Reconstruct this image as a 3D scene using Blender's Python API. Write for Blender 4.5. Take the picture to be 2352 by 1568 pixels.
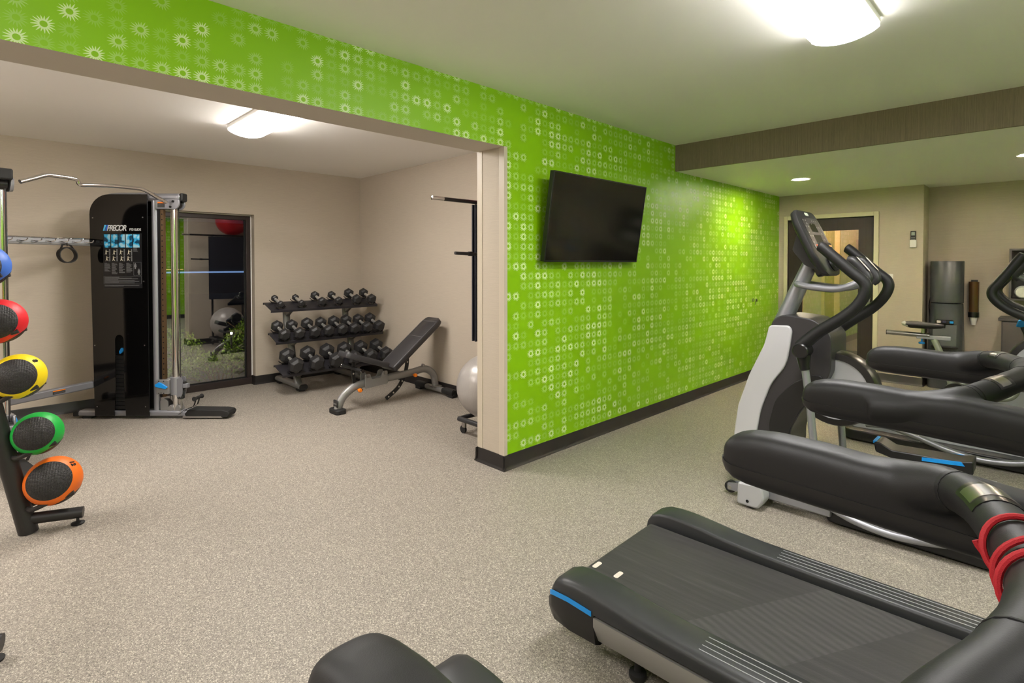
import bpy, bmesh, math, random
from mathutils import Vector, Matrix
for o in list(bpy.data.objects): bpy.data.objects.remove(o)
S = bpy.context.scene
C = S.collection
random.seed(7)
R = math.radians

# ---------------------------------------------------------------- camera
cam_d = bpy.data.cameras.new('camera')
cam_d.sensor_width = 36.0
cam_d.lens = 36.0 * 1231.0 / 2352.0
cam_d.shift_y = -(784.0 - (605.0 + 1231.0 * math.tan(R(1.1)))) / 2352.0
cam_d.clip_start = 0.02
cam = bpy.data.objects.new('camera', cam_d)
C.objects.link(cam)
cam.location = (0, 0, 1.45)
cam.rotation_euler = (R(90 - 1.1), 0, R(45.37))
S.camera = cam

# ---------------------------------------------------------------- world (night outside)
W = bpy.data.worlds.new('world'); S.world = W
W.use_nodes = True
W.node_tree.nodes['Background'].inputs['Color'].default_value = (0.004, 0.005, 0.008, 1)
W.node_tree.nodes['Background'].inputs['Strength'].default_value = 1.0
S.view_settings.view_transform = 'Standard'
S.view_settings.look = 'None'
S.view_settings.exposure = 1.5
S.view_settings.gamma = 1.0
S.view_settings.use_curve_mapping = False
LENS_POWER = 15.0
CAN_POWER = 210.0

# ---------------------------------------------------------------- helpers
def lin(c):
    r = []
    for v in c[:3]:
        v = v / 255.0
        r.append(v / 12.92 if v <= 0.04045 else ((v + 0.055) / 1.055) ** 2.4)
    return (r[0], r[1], r[2], 1.0)

class NT:
    """tiny node-graph helper"""
    def __init__(s, name):
        s.m = bpy.data.materials.new(name); s.m.use_nodes = True
        s.t = s.m.node_tree; s.n = s.t.nodes; s.b = s.n['Principled BSDF']; s.out = s.n['Material Output']
    def new(s, typ, **kw):
        n = s.n.new(typ)
        for k, v in kw.items(): setattr(n, k, v)
        return n
    def put(s, sock, v):
        if isinstance(v, bpy.types.NodeSocket): s.t.links.new(v, sock)
        elif isinstance(v, bpy.types.Node): s.t.links.new(v.outputs[0], sock)
        else: sock.default_value = v
    def math(s, op, a, b=0.0, c=0.0):
        n = s.new('ShaderNodeMath', operation=op)
        s.put(n.inputs[0], a); s.put(n.inputs[1], b); s.put(n.inputs[2], c)
        return n.outputs[0]
    def pos(s):
        return s.new('ShaderNodeTexCoord').outputs['Object']
    def mapping(s, vec, scale=(1, 1, 1), rot=(0, 0, 0)):
        n = s.new('ShaderNodeMapping'); s.put(n.inputs['Vector'], vec)
        n.inputs['Scale'].default_value = scale; n.inputs['Rotation'].default_value = rot
        return n.outputs[0]
    def noise(s, vec, scale, detail=2.0, rough=0.5):
        n = s.new('ShaderNodeTexNoise'); s.put(n.inputs['Vector'], vec)
        n.inputs['Scale'].default_value = scale; n.inputs['Detail'].default_value = detail; n.inputs['Roughness'].default_value = rough
        return n.outputs['Fac']
    def ramp(s, fac, stops):
        n = s.new('ShaderNodeValToRGB'); s.put(n.inputs[0], fac)
        e = n.color_ramp.elements
        while len(e) < len(stops): e.new(0.5)
        for i, (p, c) in enumerate(stops): e[i].position = p; e[i].color = c
        return n.outputs[0]
    def mix(s, fac, a, b):
        n = s.new('ShaderNodeMix', data_type='RGBA')
        s.put(n.inputs[0], fac); s.put(n.inputs[6], a); s.put(n.inputs[7], b)
        return n.outputs[2]
    def bump(s, h, strength=0.2, dist=0.002):
        n = s.new('ShaderNodeBump'); s.put(n.inputs['Height'], h)
        n.inputs['Strength'].default_value = strength; n.inputs['Distance'].default_value = dist
        s.t.links.new(n.outputs[0], s.b.inputs['Normal'])

MATS = {}
def mat(name, col, rough=0.5, metal=0.0, bump=None, vary=0.0, vscale=8.0, spec=None, coat=0.0):
    if name in MATS: return MATS[name]
    g = NT(name); b = g.b
    b.inputs['Base Color'].default_value = lin(col)
    b.inputs['Roughness'].default_value = rough; b.inputs['Metallic'].default_value = metal
    if spec is not None: b.inputs['Specular IOR Level'].default_value = spec
    if coat: b.inputs['Coat Weight'].default_value = coat; b.inputs['Coat Roughness'].default_value = 0.08
    v = g.pos()
    if vary:
        f = g.noise(v, vscale, 3)
        c0 = lin(col); lo = tuple(x * (1 - vary) for x in c0[:3]) + (1,); hi = tuple(min(1, x * (1 + vary)) for x in c0[:3]) + (1,)
        g.put(b.inputs['Base Color'], g.ramp(f, [(0.3, lo), (0.7, hi)]))
    if bump:
        g.bump(g.noise(v, bump[0], 2), bump[1], bump[2] if len(bump) > 2 else 0.001)
    MATS[name] = g.m
    return g.m

def emis(name, col, strength):
    g = NT(name); b = g.b
    b.inputs['Base Color'].default_value = lin(col)
    b.inputs['Emission Color'].default_value = lin(col); b.inputs['Emission Strength'].default_value = strength
    MATS[name] = g.m
    return g.m

def obj(name, bm, m, parent=None, bevel=0.0, seg=2, sharp=35, kind=None, label=None, noshade=False):
    bmesh.ops.recalc_face_normals(bm, faces=bm.faces[:])
    me = bpy.data.meshes.new(name); bm.to_mesh(me); bm.free()
    for x in (m if isinstance(m, (list, tuple)) else [m]): me.materials.append(x)
    if not noshade:
        me.shade_smooth(); me.set_sharp_from_angle(angle=R(sharp))
    o = bpy.data.objects.new(name, me); C.objects.link(o)
    if parent is not None: o.parent = parent
    if bevel:
        md = o.modifiers.new('bevel', 'BEVEL'); md.width = bevel; md.segments = seg; md.limit_method = 'ANGLE'; md.angle_limit = R(30)
        md.harden_normals = False
    if kind: o['kind'] = kind
    if label: o['label'] = label
    return o

def thing(name, label, cat, loc=(0, 0, 0), rz=0.0, group=None):
    o = bpy.data.objects.new(name, None); C.objects.link(o)
    o.empty_display_size = 0.1
    o.location = loc; o.rotation_euler = (0, 0, rz)
    o['label'] = label; o['category'] = cat
    if group: o['group'] = group
    return o
def tag(o, label, cat, group=None):
    o['label'] = label; o['category'] = cat
    if group: o['group'] = group
    return o
def struct(name, bm, m, parent=None, **kw):
    o = obj(name, bm, m, parent, **kw)
    if parent is None: o['kind'] = 'structure'
    return o
def dup(root, loc, rz, label=None, scale=None):
    r = root.copy(); C.objects.link(r); r.location = loc; r.rotation_euler = (0, 0, rz)
    if label: r['label'] = label
    if scale: r.scale = scale
    for ch in list(root.children):
        c = ch.copy(); C.objects.link(c); c.parent = r
        for g in ch.children:
            d = g.copy(); C.objects.link(d); d.parent = c
    return r

NB = bmesh.new
V = Vector
def box(bm, x0, x1, y0, y1, z0, z1, M=None):
    vs = [bm.verts.new(V((x, y, z))) for x in (x0, x1) for y in (y0, y1) for z in (z0, z1)]
    if M is not None:
        for v in vs: v.co = M @ v.co
    for f in ((0, 1, 3, 2), (4, 6, 7, 5), (0, 4, 5, 1), (2, 3, 7, 6), (0, 2, 6, 4), (1, 5, 7, 3)):
        bm.faces.new([vs[i] for i in f])
    return bm
def bxo(x0, x1, y0, y1, z0, z1, M=None): return box(NB(), x0, x1, y0, y1, z0, z1, M)
def frame_at(d, upv=None):
    d = d.normalized()
    u = V(upv) if upv is not None else (V((0, 0, 1)) if abs(d.z) < 0.95 else V((1, 0, 0)))
    a = u.cross(d)
    if a.length < 1e-6: a = V((1, 0, 0)).cross(d)
    a.normalize(); b = d.cross(a).normalized()
    return a, b
def catmull(pts, n=6, closed=False):
    pts = [V(p) for p in pts]; N = len(pts); out = []
    rng = N if closed else N - 1
    for i in range(rng):
        if closed: p0, p1, p2, p3 = pts[i - 1], pts[i], pts[(i + 1) % N], pts[(i + 2) % N]
        else:
            p1, p2 = pts[i], pts[i + 1]
            p0 = pts[i - 1] if i else p1 * 2 - p2
            p3 = pts[i + 2] if i + 2 < N else p2 * 2 - p1
        for k in range(n):
            t = k / n
            out.append(0.5 * ((2 * p1) + (p2 - p0) * t + (2 * p0 - 5 * p1 + 4 * p2 - p3) * t * t + (3 * p1 - p0 - 3 * p2 + p3) * t ** 3))
    if not closed: out.append(pts[-1])
    return out
def fillet(pts, rad, n=6):
    """round the corners of a polyline"""
    pts = [V(p) for p in pts]; out = [pts[0]]
    for i in range(1, len(pts) - 1):
        a, p, b = pts[i - 1], pts[i], pts[i + 1]
        r = rad[i - 1] if isinstance(rad, (list, tuple)) else rad
        r = min(r, (a - p).length * 0.48, (b - p).length * 0.48)
        s = p + (a - p).normalized() * r; e = p + (b - p).normalized() * r
        for k in range(n + 1):
            t = k / n
            out.append(s * (1 - t) ** 2 + p * 2 * t * (1 - t) + e * t * t)
    out.append(pts[-1])
    return out
def tube(bm, pts, r, seg=12, closed=False, caps=True, sx=1.0, upv=None):
    """sweep a circle (or ellipse sx wide) along pts; r scalar or list"""
    pts = [V(p) for p in pts]; n = len(pts)
    rad = [r] * n if not isinstance(r, (list, tuple)) else list(r)
    if len(rad) != n:
        rad = [rad[0] + (rad[-1] - rad[0]) * i / (n - 1) for i in range(n)] if len(rad) == 2 else [rad[min(len(rad) - 1, int(i * len(rad) / n))] for i in range(n)]
    rings = []; a = None
    for i, p in enumerate(pts):
        if closed: d = pts[(i + 1) % n] - pts[i - 1]
        else: d = (pts[min(i + 1, n - 1)] - pts[max(i - 1, 0)])
        d.normalize()
        if a is None or upv is not None: a, b = frame_at(d, upv)
        else:
            a = (a - d * a.dot(d))
            if a.length < 1e-6: a, b = frame_at(d)
            a.normalize(); b = d.cross(a).normalized()
        rings.append([bm.verts.new(p + (a * math.cos(2 * math.pi * k / seg) * sx + b * math.sin(2 * math.pi * k / seg)) * rad[i]) for k in range(seg)])
    for i in range(n if closed else n - 1):
        A, B = rings[i], rings[(i + 1) % n]
        for k in range(seg): bm.faces.new((A[k], A[(k + 1) % seg], B[(k + 1) % seg], B[k]))
    if caps and not closed:
        bm.faces.new(rings[0][::-1]); bm.faces.new(rings[-1])
    return bm
def cyl(bm, p0, p1, r, r1=None, seg=20):
    return tube(bm, [p0, p1], [r, r if r1 is None else r1], seg)
def cylo(p0, p1, r, r1=None, seg=20): return cyl(NB(), p0, p1, r, r1, seg)
def prism(bm, pts, axis, t0, t1, M=None):
    """extrude a 2D polygon; axis 'x': pts=(y,z), 'y': pts=(x,z), 'z': pts=(x,y)"""
    def mk(p, t):
        c = {'x': (t, p[0], p[1]), 'y': (p[0], t, p[1]), 'z': (p[0], p[1], t)}[axis]
        c = V(c)
        return M @ c if M is not None else c
    A = [bm.verts.new(mk(p, t0)) for p in pts]; B = [bm.verts.new(mk(p, t1)) for p in pts]
    n = len(pts)
    bm.faces.new(A); bm.faces.new(B[::-1])
    for i in range(n): bm.faces.new((A[i], A[(i + 1) % n], B[(i + 1) % n], B[i]))
    return bm
def lathe(bm, prof, seg=24, M=None, closed=False):
    """prof = [(r,z)...] about local z"""
    rings = []
    for r, z in prof:
        ring = []
        for k in range(seg):
            a = 2 * math.pi * k / seg
            c = V((r * math.cos(a), r * math.sin(a), z))
            ring.append(bm.verts.new(M @ c if M is not None else c))
        rings.append(ring)
    m = len(rings)
    for i in range(m if closed else m - 1):
        A, B = rings[i], rings[(i + 1) % m]
        for k in range(seg):
            bm.faces.new((A[k], A[(k + 1) % seg], B[(k + 1) % seg], B[k]))
    if not closed:
        if prof[0][0] > 1e-5: bm.faces.new(rings[0][::-1])
        if prof[-1][0] > 1e-5: bm.faces.new(rings[-1])
    bmesh.ops.remove_doubles(bm, verts=bm.verts[:], dist=1e-6)
    return bm
def loft(bm, secs, caps=True):
    rings = [[bm.verts.new(V(p)) for p in s] for s in secs]
    n = len(rings[0])
    for A, B in zip(rings, rings[1:]):
        for k in range(n): bm.faces.new((A[k], A[(k + 1) % n], B[(k + 1) % n], B[k]))
    if caps: bm.faces.new(rings[0][::-1]); bm.faces.new(rings[-1])
    return bm
def rrect(x0, x1, y0, y1, r, n=5):
    out = []
    for cx, cy, a0 in ((x1 - r, y1 - r, 0), (x0 + r, y1 - r, 90), (x0 + r, y0 + r, 180), (x1 - r, y0 + r, 270)):
        for k in range(n + 1):
            a = R(a0 + 90 * k / n); out.append((cx + r * math.cos(a), cy + r * math.sin(a)))
    return out
def round_poly(pts, rad, n=5):
    """closed 2D polygon with rounded corners"""
    out = []; N = len(pts)
    for i in range(N):
        a, p, b = V(pts[i - 1]), V(pts[i]), V(pts[(i + 1) % N])
        r = rad[i] if isinstance(rad, (list, tuple)) else rad
        if r <= 0: out.append(tuple(p)); continue
        r = min(r, (a - p).length * 0.48, (b - p).length * 0.48)
        s = p + (a - p).normalized() * r; e = p + (b - p).normalized() * r
        for k in range(n + 1):
            t = k / n; q = s * (1 - t) ** 2 + p * 2 * t * (1 - t) + e * t * t
            out.append((q.x, q.y))
    return out
def axm(o, x, y=None, z=None):
    """matrix from an origin and axes"""
    x = V(x).normalized(); z = V(z).normalized() if z is not None else V((0, 0, 1))
    y = z.cross(x).normalized() if y is None else V(y).normalized()
    m = Matrix((x, y, z)).transposed().to_4x4(); m.translation = V(o)
    return m
def text_obj(name, body, size, M, m, parent, shear=0.0, bold=0.0, align='LEFT', extr=0.0004, spacing=1.0, width=None):
    cu = bpy.data.curves.new(name, 'FONT'); cu.body = body; cu.size = size; cu.shear = shear; cu.offset = bold
    cu.align_x = align; cu.extrude = extr; cu.space_character = spacing; cu.resolution_u = 3
    t = bpy.data.objects.new(name + '_tmp', cu); C.objects.link(t)
    dg = bpy.context.evaluated_depsgraph_get(); dg.update()
    me = bpy.data.meshes.new_from_object(t.evaluated_get(dg))
    bpy.data.objects.remove(t); bpy.data.curves.remove(cu)
    if width:
        xs = [v.co.x for v in me.vertices]; x0 = min(xs); k = width / (max(xs) - x0)
        for v in me.vertices: v.co.x = (v.co.x - x0) * k
    me.transform(M); me.materials.clear(); me.materials.append(m); me.name = name
    o = bpy.data.objects.new(name, me); C.objects.link(o)
    if parent is not None: o.parent = parent
    return o

# ---------------------------------------------------------------- materials
def wallpaper(name, base, horiz=True, amt=0.10, sc=1.0):
    g = NT(name); p = g.pos()
    if horiz:
        a = g.noise(g.mapping(p, (7 * sc, 7 * sc, 330 * sc)), 1.0, 3, 0.7); b2 = g.noise(g.mapping(p, (60 * sc, 60 * sc, 900 * sc)), 1.0, 2, 0.6)
    else:
        a = g.noise(g.mapping(p, (170 * sc, 170 * sc, 1.5 * sc)), 1.0, 3, 0.7); b2 = g.noise(g.mapping(p, (500 * sc, 500 * sc, 20 * sc)), 1.0, 2, 0.6)
    f = g.math('MULTIPLY_ADD', a, 0.6, g.math('MULTIPLY', b2, 0.4))
    c = lin(base); lo = tuple(x * (1 - amt * 1.6) for x in c[:3]) + (1,); hi = tuple(x * (1 + amt * 1.6) for x in c[:3]) + (1,)
    g.put(g.b.inputs['Base Color'], g.ramp(f, [(0.33, lo), (0.67, hi)]))
    g.b.inputs['Roughness'].default_value = 0.62; g.b.inputs['Specular IOR Level'].default_value = 0.3
    g.bump(f, 0.15, 0.001)
    MATS[name] = g.m
    return g.m
M_wall = wallpaper('beige_linen_wallpaper', (188, 176, 160), True, 0.06)
M_bulk = wallpaper('brown_stripe_wallpaper', (126, 113, 92), False, 0.17)
M_ceil = mat('ceiling_paint', (246, 243, 238), 0.7, bump=(60, 0.05))
M_soff = mat('header_paint', (196, 186, 172), 0.6)
M_trimc = mat('cream_trim', (196, 184, 166), 0.45)
M_frame = mat('door_frame_paint', (214, 206, 176), 0.45)
M_base = mat('black_vinyl_base', (34, 30, 29), 0.38, bump=(30, 0.05))
M_white = mat('white_plastic', (226, 224, 220), 0.4)

def green_mat():
    g = NT('green_sunburst_wallpaper')
    p = g.pos(); sp = g.new('ShaderNodeSeparateXYZ'); g.put(sp.inputs[0], p)
    PY, PZ = 0.0765, 0.0711
    cy = g.math('DIVIDE', g.math('SUBTRACT', sp.outputs[1], 0.558 - PY / 2 - 20 * PY), PY)
    cz = g.math('DIVIDE', g.math('SUBTRACT', sp.outputs[2], 2.354 - PZ / 2 - 40 * PZ), PZ)
    iy = g.math('FLOOR', cy); iz = g.math('FLOOR', cz)
    fy = g.math('MULTIPLY', g.math('SUBTRACT', g.math('FRACT', cy), 0.5), PY)
    fz = g.math('MULTIPLY', g.math('SUBTRACT', g.math('FRACT', cz), 0.5), PZ)
    r = g.math('SQRT', g.math('ADD', g.math('MULTIPLY', fy, fy), g.math('MULTIPLY', fz, fz)))
    ang = g.math('ADD', g.math('ARCTAN2', fz, fy), math.pi)
    NR = 17
    ph = g.math('MULTIPLY', ang, NR / (2 * math.pi))
    tri = g.math('SUBTRACT', 1.0, g.math('ABSOLUTE', g.math('SUBTRACT', g.math('MULTIPLY', g.math('FRACT', ph), 2.0), 1.0)))  # 0..1 peak mid ray
    wn = g.new('ShaderNodeTexWhiteNoise', noise_dimensions='1D'); g.put(wn.inputs['W'], g.math('ADD', g.math('FLOOR', ph), 0.5))
    rl = g.math('MULTIPLY_ADD', wn.outputs['Value'], 0.009, 0.014)
    tip = g.math('MULTIPLY_ADD', g.math('POWER', tri, 1.4), rl, 0.0172)
    outer = g.math('LESS_THAN', r, tip)
    inner = g.math('GREATER_THAN', r, 0.0118)
    shape = g.math('MULTIPLY', outer, inner)
    cv = g.new('ShaderNodeCombineXYZ'); g.put(cv.inputs[0], iy); g.put(cv.inputs[1], iz)
    w2 = g.new('ShaderNodeTexWhiteNoise', noise_dimensions='2D'); g.put(w2.inputs['Vector'], cv.outputs[0])
    clump = g.noise(g.mapping(cv.outputs[0], (0.16, 0.2, 1)), 1.0, 1)
    lvl = g.math('ADD', w2.outputs['Value'], g.math('MULTIPLY', g.math('SUBTRACT', clump, 0.5), 1.3))
    alpha = g.new('ShaderNodeValToRGB'); alpha.color_ramp.interpolation = 'CONSTANT'; g.put(alpha.inputs[0], lvl)
    e = alpha.color_ramp.elements
    st = [(0.0, 0.0), (0.22, 0.12), (0.45, 0.25), (0.68, 0.45), (0.86, 0.8)]
    while len(e) < len(st): e.new(0.5)
    for i, (q, v) in enumerate(st): e[i].position = q; e[i].color = (v, v, v, 1)
    fac = g.math('MULTIPLY', shape, alpha.outputs[0])
    g.put(g.b.inputs['Base Color'], g.mix(fac, lin((134, 188, 4)), lin((222, 236, 184))))
    g.b.inputs['Roughness'].default_value = 0.42; g.b.inputs['Specular IOR Level'].default_value = 0.35
    g.bump(g.noise(p, 90, 2), 0.05, 0.001)
    return g.m
M_green = green_mat()

def floor_mat():
    g = NT('speckled_rubber_floor'); p = g.pos()
    def cells(sc):
        v = g.new('ShaderNodeTexVoronoi'); g.put(v.inputs['Vector'], p); v.inputs['Scale'].default_value = sc
        x = g.new('ShaderNodeSeparateXYZ'); g.put(x.inputs[0], v.outputs['Color']); return x.outputs[0]
    a = cells(250.0); b2 = cells(430.0); n3 = g.noise(p, 0.8, 2); n4 = g.noise(p, 60, 2)
    c = g.ramp(a, [(0.0, lin((70, 66, 63))), (0.10, lin((112, 105, 98))), (0.45, lin((136, 128, 119))), (0.80, lin((155, 146, 135))), (0.93, lin((208, 197, 182)))])
    c1 = g.mix(0.35, c, g.ramp(b2, [(0.1, lin((84, 79, 75))), (0.5, lin((128, 120, 111))), (0.9, lin((200, 190, 175)))]))
    c2 = g.mix(g.math('MULTIPLY', n4, 0.10), c1, lin((110, 103, 96)))
    g.put(g.b.inputs['Base Color'], g.mix(g.math('MULTIPLY', n3, 0.12), c2, lin((150, 141, 130))))
    g.b.inputs['Roughness'].default_value = 0.55; g.b.inputs['Specular IOR Level'].default_value = 0.35
    g.bump(a, 0.12, 0.0008)
    return g.m
M_floor = floor_mat()

M_blk = mat('black_plastic', (21, 20, 21), 0.42, bump=(420, 0.12, 0.0006))
M_blks = mat('smooth_black_plastic', (22, 21, 22), 0.3)
M_dgrey = mat('charcoal_plastic', (40, 39, 41), 0.42, bump=(380, 0.10, 0.0006))
M_arm = mat('textured_black_vinyl', (22, 21, 22), 0.52, bump=(900, 0.25, 0.0005), spec=.4)
M_rub = mat('black_rubber', (24, 23, 23), 0.65, bump=(120, 0.15))
M_met = mat('silver_grey_paint', (150, 150, 156), 0.34, 0.55)
M_gun = mat('gunmetal_paint', (142, 140, 138), 0.4, 0.45)
M_chr = mat('chrome', (222, 220, 218), 0.10, 1.0)
M_stl = mat('brushed_steel', (176, 174, 172), 0.28, 1.0)
M_sil = mat('silver_plastic', (178, 178, 182), 0.42, 0.15)
M_blue = mat('bright_blue_plastic', (20, 140, 222), 0.35)
M_gloss = mat('gloss_black_acrylic', (10, 9, 9), 0.06, spec=0.6)
M_screen = mat('black_glass', (5, 5, 6), 0.10)
M_lea = mat('black_upholstery', (54, 52, 54), 0.38, bump=(160, 0.12))
M_stitch = mat('grey_thread', (130, 128, 130), 0.7)
M_tubek = mat('black_powder_coat', (34, 31, 31), 0.45, bump=(300, 0.1))
M_orange = mat('orange_plastic', (246, 130, 22), 0.4)
M_red = mat('red_cord', (158, 8, 22), 0.7, bump=(900, 0.5, 0.001))
M_dark = mat('dark_void', (8, 8, 8), 0.8)
M_bronze = mat('bronze_aluminium', (52, 42, 40), 0.4, 0.3)
M_ink = mat('white_print', (200, 200, 200), 0.5)
M_greyink = mat('grey_print', (120, 120, 122), 0.5)
M_lens = emis('lamp_lens', (255, 252, 250), LENS_POWER)
M_canlens = emis('downlight_lens', (255, 246, 232), CAN_POWER)
# ================================================================ STRUCTURE
XG, XGB = -2.694, -2.97          # green wall face and its back face
YC = 2.582                       # free end of the green wall
XW = -6.72                       # window wall
YE = 3.70                        # end wall of the alcove
YF, YB = 7.86, 8.22              # door wall, niche wall
ZC, ZL, ZS, ZH = 2.635, 2.615, 2.375, 2.262
XR, YN = 2.6, -2.0

struct('floor', bxo(-7.05, 2.9, -2.3, 8.4, -0.12, 0.0), M_floor)
struct('ceiling', bxo(XG, 2.9, -2.3, 4.965, ZC, ZC + 0.12), M_ceil)
struct('ceiling_soffit', bxo(XG, 2.9, 4.99, 8.5, ZS, ZC + 0.12), M_ceil)
struct('wall_bulkhead', bxo(XG, 2.9, 4.965, 4.99, ZS, ZC), M_bulk)
struct('ceiling_alcove', bxo(-7.05, XGB, -2.3, 3.9, ZL, ZL + 0.12), M_ceil)

def by_normal(o, rules):
    """assign material slot by face normal"""
    for p in o.data.polygons:
        for i, f in enumerate(rules):
            if f(p): p.material_index = i; break
bm = NB(); box(bm, XGB, XG, YC, 7.98, 0, ZC + 0.1); box(bm, XGB, XG, -2.3, YC, ZH, ZC + 0.1)
o = struct('wall_middle', bm, [M_green, M_soff, M_wall])
by_normal(o, [lambda p: p.normal.x > 0.9, lambda p: p.normal.z < -0.9, lambda p: True])
# window wall with its opening
WY0, WY1, WZ = 1.00, 2.31, 2.03
bm = NB(); box(bm, -7.0, XW, -2.3, WY0, 0, 2.75); box(bm, -7.0, XW, WY1, 3.9, 0, 2.75); box(bm, -7.0, XW, WY0, WY1, WZ, 2.75)
struct('wall_window', bm, M_wall)
struct('wall_alcove', bxo(XW, XGB, YE, YE + 0.15, 0, 2.75), M_wall)
struct('wall_left', bxo(-7.05, 2.9, YN - 0.15, YN, 0, 2.78), M_wall)
struct('wall_right', bxo(XR, XR + 0.15, YN, 8.4, 0, 2.78), M_green)
# door wall
DX0, DX1, DZ = -2.578, -1.58, 2.04
bm = NB(); box(bm, XG, DX0, YF, YF + 0.12, 0, ZS + .02); box(bm, DX1, -1.09, YF, YF + 0.12, 0, ZS + .02); box(bm, DX0, DX1, YF, YF + 0.12, DZ, ZS + .02)
struct('wall_door', bm, M_wall)
struct('wall_back', bxo(-1.22, 2.9, YB, YB + 0.12, 0, ZS + .02), M_wall)
struct('wall_return', bxo(-1.21, -1.09, YF + 0.12, YB, 0, ZS + .02), M_wall)

# baseboards ------------------------------------------------------
BP = [(0, 0), (0.024, 0), (0.018, 0.012), (0.010, 0.026), (0.0085, 0.092), (0.004, 0.102), (0, 0.102)]
def base_run(bm, p0, p1, nx, ny):
    d = V((p1[0] - p0[0], p1[1] - p0[1], 0)); L = d.length; d.normalize()
    M = Matrix(((nx, d.x, 0, p0[0]), (ny, d.y, 0, p0[1]), (0, 0, 1, 0), (0, 0, 0, 1)))
    pts = BP
    A = [bm.verts.new(M @ V((a, 0, z))) for a, z in pts]; B = [bm.verts.new(M @ V((a, L, z))) for a, z in pts]
    bm.faces.new(A); bm.faces.new(B[::-1])
    for i in range(len(pts)): bm.faces.new((A[i], A[(i + 1) % len(pts)], B[(i + 1) % len(pts)], B[i]))
bm = NB(); base_run(bm, (XG, YC - 0.02), (XG, YF), 1, 0); base_run(bm, (XGB, YC), (XG + 0.02, YC), 0, -1); base_run(bm, (XGB, YC - .02), (XGB, YE), -1, 0)
struct('baseboard_middle', bm, M_base)
bm = NB(); base_run(bm, (XW, -2.0), (XW, WY0), 1, 0); base_run(bm, (XW, WY1 - 0.008), (XW, YE), 1, 0); base_run(bm, (XW - 0.095, WY1), (XW + 0.01, WY1), 0, -1)
struct('baseboard_window', bm, M_base)
bm = NB(); base_run(bm, (XW, YE), (XGB, YE), 0, -1); struct('baseboard_alcove', bm, M_base)
bm = NB(); base_run(bm, (-1.53, YF), (-1.08, YF), 0, -1); base_run(bm, (-1.09, YF - 0.01), (-1.09, YB), 1, 0); base_run(bm, (-1.09, YB), (XR, YB), 0, -1); base_run(bm, (XG, YF), (-2.624, YF), 0, -1)
struct('baseboard_back', bm, M_base)
bm = NB(); base_run(bm, (XR, YN), (XR, YB), -1, 0); struct('baseboard_right', bm, M_base)
bm = NB(); base_run(bm, (XW, YN), (XR, YN), 0, 1); struct('baseboard_left', bm, M_base)

# corner guards on the free wall end -----------------------------
def guard(name, x, sx):
    bm = NB()
    box(bm, min(x, x - sx * 0.048), max(x, x - sx * 0.048), YC - 0.004, YC, 0.1, ZH)
    box(bm, min(x, x + sx * 0.004), max(x, x + sx * 0.004), YC - 0.004, YC + 0.028, 0.1, ZH)
    return struct(name, bm, M_trimc)
guard('trim_corner_1', XG, 1); guard('trim_corner_2', XGB, -1)

# window ----------------------------------------------------------
wf = NB()
FX0, FX1 = -6.88, -6.815
box(wf, FX0, FX1, WY0, WY0 + 0.06, 0, WZ); box(wf, FX0, FX1, WY1 - 0.062, WY1 - 0.012, 0, WZ - 0.012)
box(wf, FX0, FX1, WY0 + 0.06, WY1 - 0.062, WZ - 0.062, WZ - 0.012); box(wf, FX0, FX1 + 0.02, WY0 + 0.06, WY1 - 0.012, 0.0, 0.075)
win = struct('window_1', wf, M_bronze, bevel=0.003)
bm = NB(); box(bm, FX0, FX1, WY1 - 0.012, WY1, 0.1, WZ); box(bm, FX0, FX1, WY0, WY1 - 0.012, WZ - 0.012, WZ)
obj('caulk_bead', bm, M_white, win)
bm = NB(); box(bm, -6.862, -6.842, WY0 + 0.06, WY0 + 0.073, 0.075, WZ - 0.062); box(bm, -6.862, -6.842, WY1 - 0.075, WY1 - 0.062, 0.075, WZ - 0.062); box(bm, -6.862, -6.842, WY0 + .073, WY1 - .075, 0.075, 0.088)
obj('gasket', bm, M_dark, win)
def glass_mat():
    g = NT('window_glass')
    tr = g.new('ShaderNodeBsdfTransparent'); gl = g.new('ShaderNodeBsdfGlossy'); gl.inputs['Roughness'].default_value = 0.0
    tr.inputs[0].default_value = (0.92, 0.94, 0.93, 1)
    fr = g.new('ShaderNodeFresnel'); fr.inputs[0].default_value = 1.62
    mx = g.new('ShaderNodeMixShader'); g.put(mx.inputs[0], g.math('MULTIPLY_ADD', fr.outputs[0], 2.0, 0.11)); g.put(mx.inputs[1], tr.outputs[0]); g.put(mx.inputs[2], gl.outputs[0])
    g.t.links.new(mx.outputs[0], g.out.inputs[0])
    return g.m
M_glass = glass_mat()
obj('pane', bxo(-6.855, -6.849, WY0 + 0.06, WY1 - 0.062, 0.075, WZ - 0.062), M_glass, win)

# door ------------------------------------------------------------
bm = NB()
box(bm, -2.624, DX0, YF - 0.022, YF + 0.12, 0, 2.093); box(bm, DX1, -1.528, YF - 0.022, YF + 0.12, 0, 2.093); box(bm, DX0, DX1, YF - 0.022, YF + 0.12, DZ, 2.093)
struct('trim_door', bm, M_frame, bevel=0.004)
M_esp = wallpaper('espresso_veneer', (40, 33, 28), False, 0.12, 0.4)
bm = NB(); DY0, DY1 = YF + 0.02, YF + 0.062
GX0, GX1, GZ0, GZ1 = -2.41, -1.736, 0.22, 1.89
box(bm, DX0 + .004, GX0, DY0, DY1, 0.01, DZ - .004); box(bm, GX1, DX1 - .004, DY0, DY1, 0.01, DZ - .004)
box(bm, GX0, GX1, DY0, DY1, 0.01, GZ0); box(bm, GX0, GX1, DY0, DY1, GZ1, DZ - .004)
dr = struct('door_1', bm, M_esp)
obj('pane', bxo(GX0, GX1, DY0 + 0.018, DY0 + 0.024, GZ0, GZ1), M_glass, dr)
bm = NB()
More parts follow.
